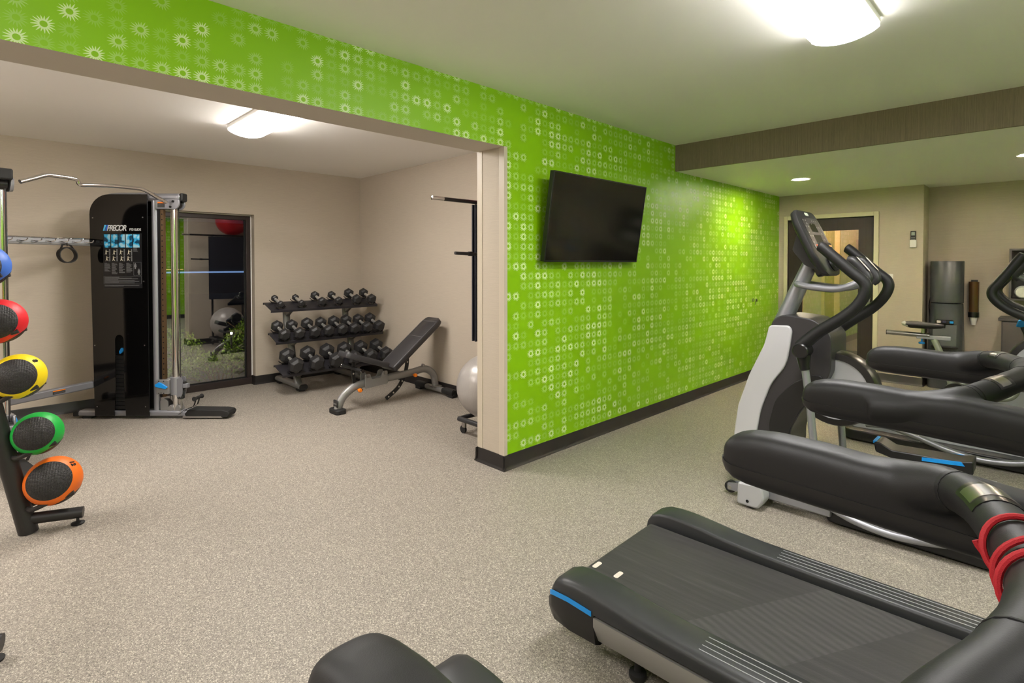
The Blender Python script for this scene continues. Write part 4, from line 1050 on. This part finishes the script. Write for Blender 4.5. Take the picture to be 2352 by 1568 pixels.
for r_, row in enumerate(ROWS):
    xb, zb, xf, zf = SH[r_]; d = V((xf - xb, 0, zf - zb)).normalized(); n = V((-d.z, 0, d.x)); ang = math.atan2(-(zf - zb), xf - xb)
    for i, (fr, rh, hl) in enumerate(row):
        gl = .135; key = (rh, hl)
        y = -.665 + 1.33 * fr
        cpt = V((xb, y, zb)) + d * (.118 if r_ < 2 else .125) + n * (rh * .93 + .022)
        loc = V((-6.3, 2.935, 0)) + cpt
        nm = 'rightmost' if i == len(row) - 1 else ORD[i]
        lab = '%s black hex dumbbell, %s on the %s tier of the rack' % (SZ[r_][i], nm, tier[r_])
        if key not in cache:
            t = make_dumbbell(rh, hl, gl, 'dumbbell'); cache[key] = t; t['label'] = lab; t.location = loc
        else: t = dup(cache[key], loc, 0, lab)
        t.rotation_euler = (random.Random(i + 10 * r_).choice((0, 0, R(30))) * 0, ang, 0); t['group'] = 'hex dumbbells on the rack'
        # saddles that hold each head
        Ms = Matrix(((d.x, 0, n.x, xb), (0, 1, 0, y), (d.z, 0, n.z, zb), (0, 0, 0, 1)))
        for xs in (.118 - gl / 2 - hl / 2, .118 + gl / 2 + hl / 2):
            w = max(.058, rh * .95); q = [(-w, .034), (-w + .008, .038), (-rh * .5, .012), (rh * .5, .012), (w - .008, .038), (w, .034), (rh * .5, .004), (-rh * .5, .004)]
            bm = NB(); prism(bm, [(a, b) for a, b in q], 'x', xs - .016, xs + .016, Ms); obj('saddle', bm, M_blks, rk)

# ================================================================ WEIGHT BENCH
bn = thing('weight_bench', 'adjustable black padded weight bench with a grey curved frame', 'bench', (-4.87, 3.0, 0))
def BY(y): return y - 3.0
beam = fillet([(0, BY(2.43), .03), (0, BY(2.47), .14), (0, BY(2.60), .235), (0, BY(2.80), .252), (0, BY(3.30), .275), (0, BY(3.46), .30), (0, BY(3.58), .22), (0, BY(3.60), .06)], [.06, .1, .08, .1, .07, .08], 6)
bm = NB(); tube(bm, beam, .040, 16, sx=.75, upv=(0, 0, 1) if False else None); obj('main_beam', bm, M_gun, bn, sharp=60)
bm = NB(); prism(bm, rrect(-.09, .09, BY(2.375), BY(2.485), .035), 'z', 0, .045); obj('front_foot', bm, M_rub, bn, bevel=.008)
fp = obj('front_plate', bxo(-.042, .042, BY(2.408), BY(2.425), .06, .13, Matrix.Translation((0, -.004, 0))), M_dgrey, bn, bevel=.008)
bm = NB()
for k in range(4): box(bm, -.028 + .015 * k, -.018 + .015 * k, BY(2.402), BY(2.4045), .088, .10)
obj('embossed_mark', bm, M_gun, fp, kind='stuff')
bm = NB(); sec = rrect(-.035, .035, .025, .08, .022); loft(bm, [[(x, BY(3.60) + a, b) for a, b in sec] for x in (-.33, .33)]); obj('rear_crossbar', bm, M_gun, bn, sharp=50)
for s in (-1, 1):
    bm = NB(); sec = rrect(-.042, .042, .022, .087, .025); loft(bm, [[(s * x, BY(3.60) + a, b) for a, b in sec] for x in (.16, .345)]); pdl = obj('crossbar_sleeve', bm, M_rub, bn, sharp=50)
    obj('rubber_foot', bxo(s * .30 - .045, s * .30 + .045, BY(3.565), BY(3.635), 0, .026), M_rub, bn, bevel=.005)
    bm = NB(); cyl(bm, (s * .345, BY(3.60), .055), (s * .356, BY(3.60), .055), .03); obj('end_cap', bm, M_blks, bn)
obj('rear_plate', bxo(-.06, .06, BY(3.55), BY(3.65), .078, .086), M_stl, bn, bevel=.003)
# yoke that carries the pads
for s in (-1, 1):
    bm = NB(); prism(bm, round_poly([(BY(2.70), .20), (BY(2.70), .345), (BY(2.755), .345), (BY(2.775), .285), (BY(2.88), .29), (BY(2.90), .35), (BY(2.955), .35), (BY(2.96), .215)], .015), 'x', s * .045 - .006, s * .045 + .006); yk = obj('yoke_plate', bm, M_gun, bn, bevel=.002)
    for y, z in ((2.728, .325), (2.93, .33)):
        bm = NB(); cyl(bm, (s * .051, BY(y), z), (s * .060, BY(y), z), .020); obj('pivot_washer', bm, M_stl, yk)
def pad(name, p0, p1, w0, w1, th, m=M_lea):
    a = V((0, BY(p0[0]), p0[1])); b = V((0, BY(p1[0]), p1[1])); d = (b - a); L = d.length; d.normalize(); n = V((0, -d.z, d.y))
    Mp = Matrix(((1, 0, 0, a.x), (0, d.y, n.y, a.y), (0, d.z, n.z, a.z), (0, 0, 0, 1)))
    out = round_poly([(-w0, 0), (w0, 0), (w1, L - .08), (w1 * .86, L), (-w1 * .86, L), (-w1, L - .08)], [.03, .03, .05, .04, .04, .05], 4)
    secs = []
    for k, z in ((.955, -th), (1, -th + .012), (1, -.016), (.985, -.004), (.955, 0)):
        secs.append([Mp @ V((x * k, L / 2 + (y - L / 2) * (1 - (1 - k) * .35), z)) for x, y in out])
    bm = NB(); loft(bm, secs); o = obj(name, bm, m, bn, sharp=60)
    return o, Mp, L
bk_, Mb, LB = pad('back_pad', (2.965, .385), (3.575, .852), .14, .14, .06)
se_, Mse, LS = pad('seat_pad', (2.925, .385), (2.47, .545), .135, .115, .055)
for o_, Mp, yy, w in ((bk_, Mb, LB * .60, .136), (bk_, Mb, LB - .07, .134)):
    bm = NB(); tube(bm, [Mp @ V(p) for p in ((-w, yy, .0012), (w, yy, .0012))], .0014, 5); obj('seam', bm, M_stitch, o_)
for o_, Mp, L, w0, w1 in ((bk_, Mb, LB, .130, .130), (se_, Mse, LS, .125, .106)):
    for s in (-1, 1):
        bm = NB(); tube(bm, [Mp @ V(p) for p in ((s * w0, .02, .0005), (s * w1, L - .09, .0005))], .0013, 5); obj('piping', bm, M_stitch, o_)
# adjustment arcs with holes
def arc_plate(name, pts, w, holes, th=.008):
    c = catmull([(0, BY(a), b) for a, b in pts], 5); secs = []
    for i, p in enumerate(c):
        d = (c[min(i + 1, len(c) - 1)] - c[max(0, i - 1)]).normalized(); nn = V((0, -d.z, d.y))
        secs.append([p + nn * w + V((-th, 0, 0)), p + nn * w + V((th, 0, 0)), p - nn * w + V((th, 0, 0)), p - nn * w + V((-th, 0, 0))])
    bm = NB(); loft(bm, secs); o = obj(name, bm, M_blks, bn, bevel=.002)
    for f in holes:
        p = c[int(f * (len(c) - 1))]
        bm = NB(); cyl(bm, p + V((-th - .001, 0, 0)), p + V((th + .001, 0, 0)), .0085, seg=12); obj('pin_hole', bm, mat('hole_grey', (190, 182, 170), .6), o)
    return o
arc_plate('back_arc', [(3.20, .55), (3.225, .44), (3.215, .33), (3.17, .22), (3.10, .13), (2.965, .045)], .020, (.12, .30, .66, .78, .90, .985))
arc_plate('seat_arc', [(2.60, .47), (2.595, .36), (2.62, .25), (2.69, .17)], .018, (.35, .7))
for y, z in ((3.28, .255), (2.63, .20)):
    bm = NB(); lathe(bm, [(0, 0), (.010, 0), (.010, .02), (.019, .026), (.021, .04), (.016, .052), (0, .054)], 16, Matrix.Translation((.038, BY(y), z)) @ Matrix.Rotation(R(90), 4, 'Y')); obj('pull_pin', bm, M_orange, bn)
bm = NB(); tube(bm, [(0.02, BY(2.60), .40), (0.16, BY(2.60), .40)], .012, 12); tube(bm, [(-.16, BY(2.60), .40), (-.02, BY(2.60), .40)], .012, 12)
bm.free()
bm = NB(); tube(bm, [(-.02, BY(2.60), .42), (.17, BY(2.50), .42)], .015, 12)
bm.free()
bm = NB(); tube(bm, [(-.20, BY(2.585), .415), (.20, BY(2.585), .415)], .0165, 14); rl_ = obj('foot_roller', bm, M_rub, bn)
for s in (-1, 1):
    bm = NB(); cyl(bm, (s * .195, BY(2.585), .415), (s * .215, BY(2.585), .415), .0175); obj('roller_tip', bm, M_chr, rl_)
bm = NB(); cyl(bm, (0, BY(3.43), .28), (0, BY(3.43), .345), .018); obj('stop_post', bm, M_gun, bn)

# ================================================================ BALL AND MAT RACK BEHIND THE COLUMN
br_ = thing('mat_rack', 'black rolling mat rack half hidden behind the free wall end', 'rack', (-3.3, 3.08, 0))
bm = NB(); tube(bm, [(.0, -.66, 1.945), (.0, .54, 1.945)], .015, 14); tb = obj('top_bar', bm, M_tubek, br_)
bm = NB(); tube(bm, [(0, -.672, 1.945), (0, -.668, 1.945), (0, -.60, 1.945), (0, -.56, 1.945)], [.008, .0165, .0165, .0158], 14); obj('bar_tip', bm, M_chr, tb)
for y in (-.20, .30):
    bm = NB(); tube(bm, fillet([(.04, y, .13), (.06, y, .6), (.045, y, 1.945), (0, y, 1.945)], .06), .018, 12); obj('upright', bm, M_tubek, br_)
bm = NB(); tube(bm, fillet([(-.25, -.21, .13), (.20, -.21, .13), (.20, .33, .13), (-.25, .33, .13)], .04), .021, 14); bs = obj('base_frame', bm, M_dgrey, br_)
bm = NB(); tube(bm, [(-.25, -.21, .13), (-.25, .33, .13)], .019, 12); obj('base_rung', bm, M_dgrey, bs)
bm = NB(); tube(bm, [(.09, -.52, 1.53), (.09, -.36, 1.525), (.06, -.18, 1.525)], .0125, 12); pg = obj('lower_peg', bm, M_dgrey, br_)
bm = NB(); cyl(bm, (.09, -.385, 1.526), (.09, -.345, 1.526), .018); obj('peg_clamp', bm, M_blks, pg)
for x, y in ((-.23, -.17), (-.23, .30), (.18, -.17), (.18, .30)):
    cs = obj('caster_fork', bxo(x - .02, x + .02, y - .012, y + .012, .05, .112), M_stl, br_, bevel=.004)
    bm = NB(); cyl(bm, (x - .01 - .0, y - .010, .033), (x - .01, y + .010, .033), .033); obj('caster_wheel', bm, M_rub, cs)
    bm = NB(); cyl(bm, (x, y, .10), (x, y, .125), .016); obj('caster_stem', bm, M_stl, cs)
M_mat = mat('black_navy_foam', (30, 31, 42), .7, bump=(60, .2))
for k, (dx, y0, y1) in enumerate(((.022, -.262, .32), (-.022, -.255, .33))):
    bm = NB()
    loft(bm, [[(dx - .005, a, z) for a in (y0, y1)] + [(dx + .005, a, z) for a in (y1, y0)] for z in (1.925, 1.5, 1.1, .82)])
    o = obj('exercise_mat', bm, M_mat); o.location = (-3.3, 3.08, 0); tag(o, 'dark exercise mat hanging from the rack, ' + ('wall side' if k == 0 else 'window side'), 'mat', 'mats on the rack')
def ribbed(name, col, axis='z'):
    g = NT(name); p = g.pos(); sp = g.new('ShaderNodeSeparateXYZ'); g.put(sp.inputs[0], p)
    w = g.math('SINE', g.math('MULTIPLY', sp.outputs[0], 330.0))
    g.b.inputs['Base Color'].default_value = lin(col); g.b.inputs['Roughness'].default_value = .3; g.b.inputs['Metallic'].default_value = .15
    g.bump(g.ramp(w, [(.0, (0, 0, 0, 1)), (.12, (1, 1, 1, 1))]), .35, .002)
    return g.m
def sphere(r, seg=48, rings=28): 
    bm = NB(); bmesh.ops.create_uvsphere(bm, u_segments=seg, v_segments=rings, radius=r); return bm
sb = obj('stability_ball', sphere(.272), ribbed('silver_vinyl', (168, 162, 158))); sb.location = (-3.405, 3.075, .40); sb.rotation_euler = (R(10), R(12), R(35)); tag(sb, 'silver ribbed stability ball resting on the mat rack base', 'exercise ball')
rb_ = obj('stability_ball', sphere(.27), ribbed('red_vinyl', (170, 22, 30))); rb_.location = (-3.245, 3.215, 2.225); tag(rb_, 'red stability ball on top of the mat rack, seen mirrored in the window', 'exercise ball')

# ================================================================ MEDICINE BALLS
mr_ = thing('medicine_ball_rack', 'black tubular medicine ball rack at the left edge', 'rack', (-3.87, .157, 0), R(-17.5))
def leg_y(z): return -.20 * z
for x in (0, 1.16):
    bm = NB(); tube(bm, [(x, leg_y(0), 0.0), (x, leg_y(1.62), 1.62)], .043, 18); obj('leg', bm, M_tubek, mr_)
    bm = NB(); tube(bm, [(x, -.02, .075), (x, .235, .062)], .030, 16); f = obj('foot_tube', bm, M_tubek, mr_)
    bm = NB(); lathe(bm, [(0, 0), (.03, 0), (.032, .008), (.012, .014), (.007, .016), (.007, .05), (0, .05)], 18, Matrix.Translation((x, .21, 0))); obj('levelling_foot', bm, M_rub, f)
for z in (1.05, 1.58):
    bm = NB(); tube(bm, [(0, leg_y(z), z), (1.16, leg_y(z), z)], .02, 12); obj('cross_tube', bm, M_tubek, mr_)
def hexgrip():
    g = NT('dimpled_black_rubber'); p = g.pos()
    v = g.new('ShaderNodeTexVoronoi'); g.put(v.inputs['Vector'], p); v.inputs['Scale'].default_value = 165; v.inputs['Randomness'].default_value = .15
    g.b.inputs['Base Color'].default_value = lin((36, 33, 33)); g.b.inputs['Roughness'].default_value = .5
    g.bump(v.outputs['Distance'], .9, .004)
    return g.m
M_dimp = hexgrip()
camp = V((0, 0, 1.45))
BALLS = [('orange', (238, 112, 20), (0, .108, .262), .128), ('green', (10, 168, 60), (0, .045, .532), .112), ('yellow', (244, 214, 8), (0, -.030, .848), .118), ('red', (222, 28, 40), (0, -.105, 1.146), .116), ('blue', (60, 110, 205), (0, -.165, 1.438), .112)]
rotM = Matrix.Translation((-3.87, .157, 0)) @ Matrix.Rotation(R(-17.5), 4, 'Z')
for nm, col, lc, r in BALLS:
    c = rotM @ V(lc)
    t = thing('medicine_ball', '%s medicine ball with black dimpled grip patches on the left rack' % nm, 'medicine ball', c, 0, 'medicine balls on the rack')
    obj('shell', sphere(r), mat(nm + '_rubber', col, .5, bump=(260, .25, .0008)), t)
    view = (camp - c).normalized(); right = V((.7025, .7117, 0)); upv = right.cross(-view).normalized(); upv = upv if upv.z > 0 else -upv
    a1 = (view * 1.0 - right * .24 - upv * .02).normalized(); a2 = (view * -.62 + right * .72 - upv * .62).normalized(); a3 = (view * -.5 - right * .85 - upv * .1).normalized()
    for ax, ha in ((a1, 50), (a2, 36), (a3, 30)):
        Mz = ax.to_track_quat('Z', 'Y').to_matrix().to_4x4()
        bm = NB(); lathe(bm, [(r * 1.006 * math.sin(R(q)), r * 1.006 * math.cos(R(q))) for q in [ha * k / 12 for k in range(13)]] + [(r * .99 * math.sin(R(ha + 1.5)), r * .99 * math.cos(R(ha + 1.5)))], 40, Mz @ Matrix.Diagonal((.82, 1.12, 1, 1)) if False else Mz); obj('grip_patch', bm, M_dimp, t)
    if nm in ('orange', 'yellow'):
        dirv = (view * .32 + right * .58 + upv * .75).normalized(); tx = (right * .75 - upv * .6); tx = (tx - dirv * tx.dot(dirv)).normalized(); ty = dirv.cross(tx)
        Mt = Matrix(((tx.x, ty.x, dirv.x, dirv.x * r * 1.004), (tx.y, ty.y, dirv.y, dirv.y * r * 1.004), (tx.z, ty.z, dirv.z, dirv.z * r * 1.004), (0, 0, 0, 1)))
        text_obj('weight_mark', '12' if nm == 'orange' else '8', .035, Mt, M_dark, t, align='CENTER', extr=.0015, bold=.001)
    # cradle of the rack
    lz = lc[2] - r * .86; y0 = leg_y(lz) + .02
    for s in (-1, 1):
        bm = NB(); tube(bm, catmull([(0, y0, lz - .01), (s * r * .45, y0 + .04, lz - .012), (s * r * .55, lc[1], lz + .02), (s * r * .50, lc[1] + r * .8, lz + .05)], 5), .0125, 10); obj('ball_cradle', bm, M_tubek, mr_)

# ================================================================ TELEVISION
tv = thing('television', 'wall-mounted flat black television tilted down on the green wall', 'television', (-2.5725, 3.515, 1.79))
Mt = Matrix.Rotation(R(8.6), 4, 'Y')
obj('panel', bxo(-.028, .012, -.612, .612, -.33, .33, Mt), M_blks, tv, bevel=.004)
obj('screen', bxo(.0115, .0128, -.602, .602, -.317, .322, Mt), mat('tv_glass', (3, 3, 4), .12, spec=.5), tv)
bm = NB(); 
for a in ((-.612, -.602, -.33, .33), (.602, .612, -.33, .33), (-.602, .602, .322, .33), (-.602, .602, -.33, -.317)): box(bm, .012, .0145, a[0], a[1], a[2], a[3], Mt)
obj('bezel', bm, mat('bezel_black', (26, 26, 27), .3), tv)
obj('rear_housing', bxo(-.055, -.028, -.42, .42, -.28, .12, Mt), M_blks, tv, bevel=.01)
obj('wall_bracket', bxo(-.1215, -.10, -.3, .3, -.12, .12), M_blks, tv)
for y in (-.2, .2): obj('mount_arm', bxo(-.10, -.03, y - .015, y + .015, -.1, .12), M_blks, tv)

# ================================================================ WALL FITTINGS
sw = thing('light_switch', 'white light switch plate beside the glass door', 'switch', (-1.419, YF, 1.264))
obj('plate', bxo(-.042, .042, -.007, 0, -.06, .06), M_white, sw, bevel=.003)
obj('toggle', bxo(-.006, .006, -.016, -.007, -.012, .012), M_white, sw, bevel=.002)
rm = thing('remote_holder', 'white wall holder with a black air-conditioner remote', 'remote', (-1.184, YF, 1.70))
obj('holder', bxo(-.032, .032, -.03, 0, -.06, .03), M_white, rm, bevel=.005)
rc = obj('remote', bxo(-.026, .026, -.026, -.004, -.02, .135), M_blks, rm, bevel=.005)
obj('lcd', bxo(-.017, .017, -.0275, -.026, .082, .122), mat('lcd_grey', (150, 160, 150), .3), rc)
for i in range(3):
    for j in range(3): obj('button', bxo(-.018 + .013 * i, -.009 + .013 * i, -.0275, -.026, .01 + .02 * j, .02 + .02 * j), M_greyink, rc)
ds = thing('wall_hook', 'small chrome knob fixed to the green wall near the door', 'hook', (XG, 6.962, .985))
bm = NB(); lathe(bm, [(0, 0), (.022, 0), (.022, .005), (.012, .01), (.012, .03), (.02, .036), (.02, .05), (0, .055)], 18, Matrix.Rotation(R(90), 4, 'Y')); obj('knob', bm, M_chr, ds)
bm = NB(); tube(bm, [(.03, 0, -.005), (.032, 0, -.04), (.026, 0, -.06)], [.006, .004, .003], 8); obj('latch', bm, M_chr, ds)

# ================================================================ WATER COOLER, CUPS, TOWELS
M_cool = mat('charcoal_cooler', (62, 64, 68), .36)
wc = thing('water_cooler', 'tall charcoal water cooler with an empty round top collar', 'water cooler', (-.885, 8.03, 0))
bm = NB(); lathe(bm, [(.150, .995), (.154, 1.0), (.156, 1.47), (.152, 1.478), (.146, 1.474), (.144, 1.02), (.13, 1.01)], 40); obj('bottle_collar', bm, M_cool, wc)
def csec(z, w, dp, r): return [(x, y, z) for x, y in rrect(-w, w, -dp, .15, r, 6)]
bm = NB(); loft(bm, [csec(0, .155, .150, .05), csec(.02, .160, .155, .06), csec(.55, .158, .155, .08), csec(.70, .155, .152, .10), csec(.95, .151, .15, .135), csec(.985, .150, .15, .14)]); obj('body', bm, M_cool, wc, sharp=50)
obj('tap_hood', bxo(-.085, .085, -.168, -.13, .745, .80), M_blks, wc, bevel=.015)
obj('back_recess', bxo(-.11, .11, -.158, -.145, .50, .75), mat('recess_grey', (88, 90, 94), .45), wc, bevel=.02)
for x, m_ in ((-.05, mat('tap_white', (210, 205, 200), .4)), (.0, mat('tap_navy', (30, 30, 60), .4)), (.065, M_blue)):
    obj('tap_button', bxo(x - .018, x + .018, -.182, -.165, .765, .792), m_, wc, bevel=.004)
bm = NB(); lathe(bm, [(0, 0), (.008, 0), (.010, .04), (0, .04)], 10, Matrix.Translation((0, -.165, .71))); obj('spout', bm, M_blks, wc)
bm = NB(); lathe(bm, [(0, .0), (.12, 0), (.13, .012), (.12, .02), (0, .02)], 30, Matrix.Translation((0, -.13, .475))); obj('drip_tray', bm, M_blks, wc)
bm = NB(); tube(bm, catmull([(-.157, .05, 1.05), (-.172, .06, .95), (-.165, .07, .8), (-.17, .08, .4), (-.165, .1, .05)], 4), .006, 6); obj('power_cord', bm, M_blks, wc)
g_ = NT('smoked_acrylic'); g_.b.inputs['Base Color'].default_value = lin((110, 78, 50)); g_.b.inputs['Roughness'].default_value = .12; g_.b.inputs['Transmission Weight'].default_value = .35
cd = thing('cup_dispenser', 'brown smoked cup dispenser tube on the wall beside the cooler', 'cup dispenser', (-.655, 8.155, .74))
bm = NB(); lathe(bm, [(.046, .09), (.048, .50), (.040, .50), (.040, .09)], 24, closed=True); obj('tube', bm, g_.m, cd)
bm = NB(); lathe(bm, [(.034, .12), (.036, .14), (.034, .42), (0, .43)], 20); obj('cup_stack', bm, mat('paper_cup', (196, 176, 150), .6), cd)
bm = NB(); lathe(bm, [(.05, .09), (.05, .15), (.044, .15), (.044, .09)], 24, closed=True); obj('collar', bm, M_blks, cd)
bm = NB(); lathe(bm, [(.022, 0), (.036, .09), (.034, .092), (.021, .004), (0, .004)], 20); obj('paper_cup', bm, M_white, cd)
obj('back_plate', bxo(-.03, .03, .045, .062, .08, .52), M_blks, cd)
M_cab = mat('dark_laminate', (74, 68, 68), .4)
cb = thing('towel_cubby', 'dark wall cubby shelf holding white towels at the right edge', 'shelf', (-.04, 8.07, 1.05))
bm = NB(); box(bm, -.31, -.29, -.14, .15, 0, .56); box(bm, .29, .31, -.14, .15, 0, .56); box(bm, -.29, .29, -.14, .15, 0, .02); box(bm, -.29, .29, -.14, .15, .54, .56); box(bm, -.29, .29, .13, .15, .02, .54); obj('carcass', bm, M_cab, cb)
obj('middle_shelf', bxo(-.29, .29, -.13, .13, .27, .285), M_cab, cb)
M_tow = mat('white_terry', (232, 230, 226), .95, bump=(140, .9, .004))
for k, (x, z) in enumerate(((-.20, .02), (-.05, .02), (.10, .02), (-.20, .285), (-.05, .285))):
    bm = NB(); tube(bm, [(x, -.12, z + .07), (x, -.10, z + .072), (x, .1, z + .07)], [.055, .068, .066], 18); o = obj('rolled_towel', bm, M_tow)
    o.location = (-.04, 8.07, 1.05); tag(o, 'rolled white towel in the cubby, ' + ('lower row', 'upper row')[k > 2] + ' ' + ('at the left', 'in the middle', 'at the right')[k % 3], 'towel', 'rolled towels in the cubby')
kb = thing('floor_cabinet', 'dark floor cabinet under the towel cubby', 'cabinet', (.1, 8.02, 0))
obj('body', bxo(-.50, .55, -.16, .19, .08, .83), M_cab, kb); obj('worktop', bxo(-.525, .57, -.19, .19, .83, .86), M_cab, kb, bevel=.003); obj('plinth', bxo(-.48, .53, -.12, .19, 0, .08), M_blks, kb)
for x0, x1 in ((-.49, .02), (.03, .54)):
    d_ = obj('cabinet_door', bxo(x0, x1, -.178, -.161, .09, .82), M_cab, kb, bevel=.002)
    bm = NB(); tube(bm, [(x1 - .04 if x0 < 0 else x0 + .04, -.195, .60), (x1 - .04 if x0 < 0 else x0 + .04, -.195, .72)], .005, 8); obj('pull', bm, M_stl, d_)
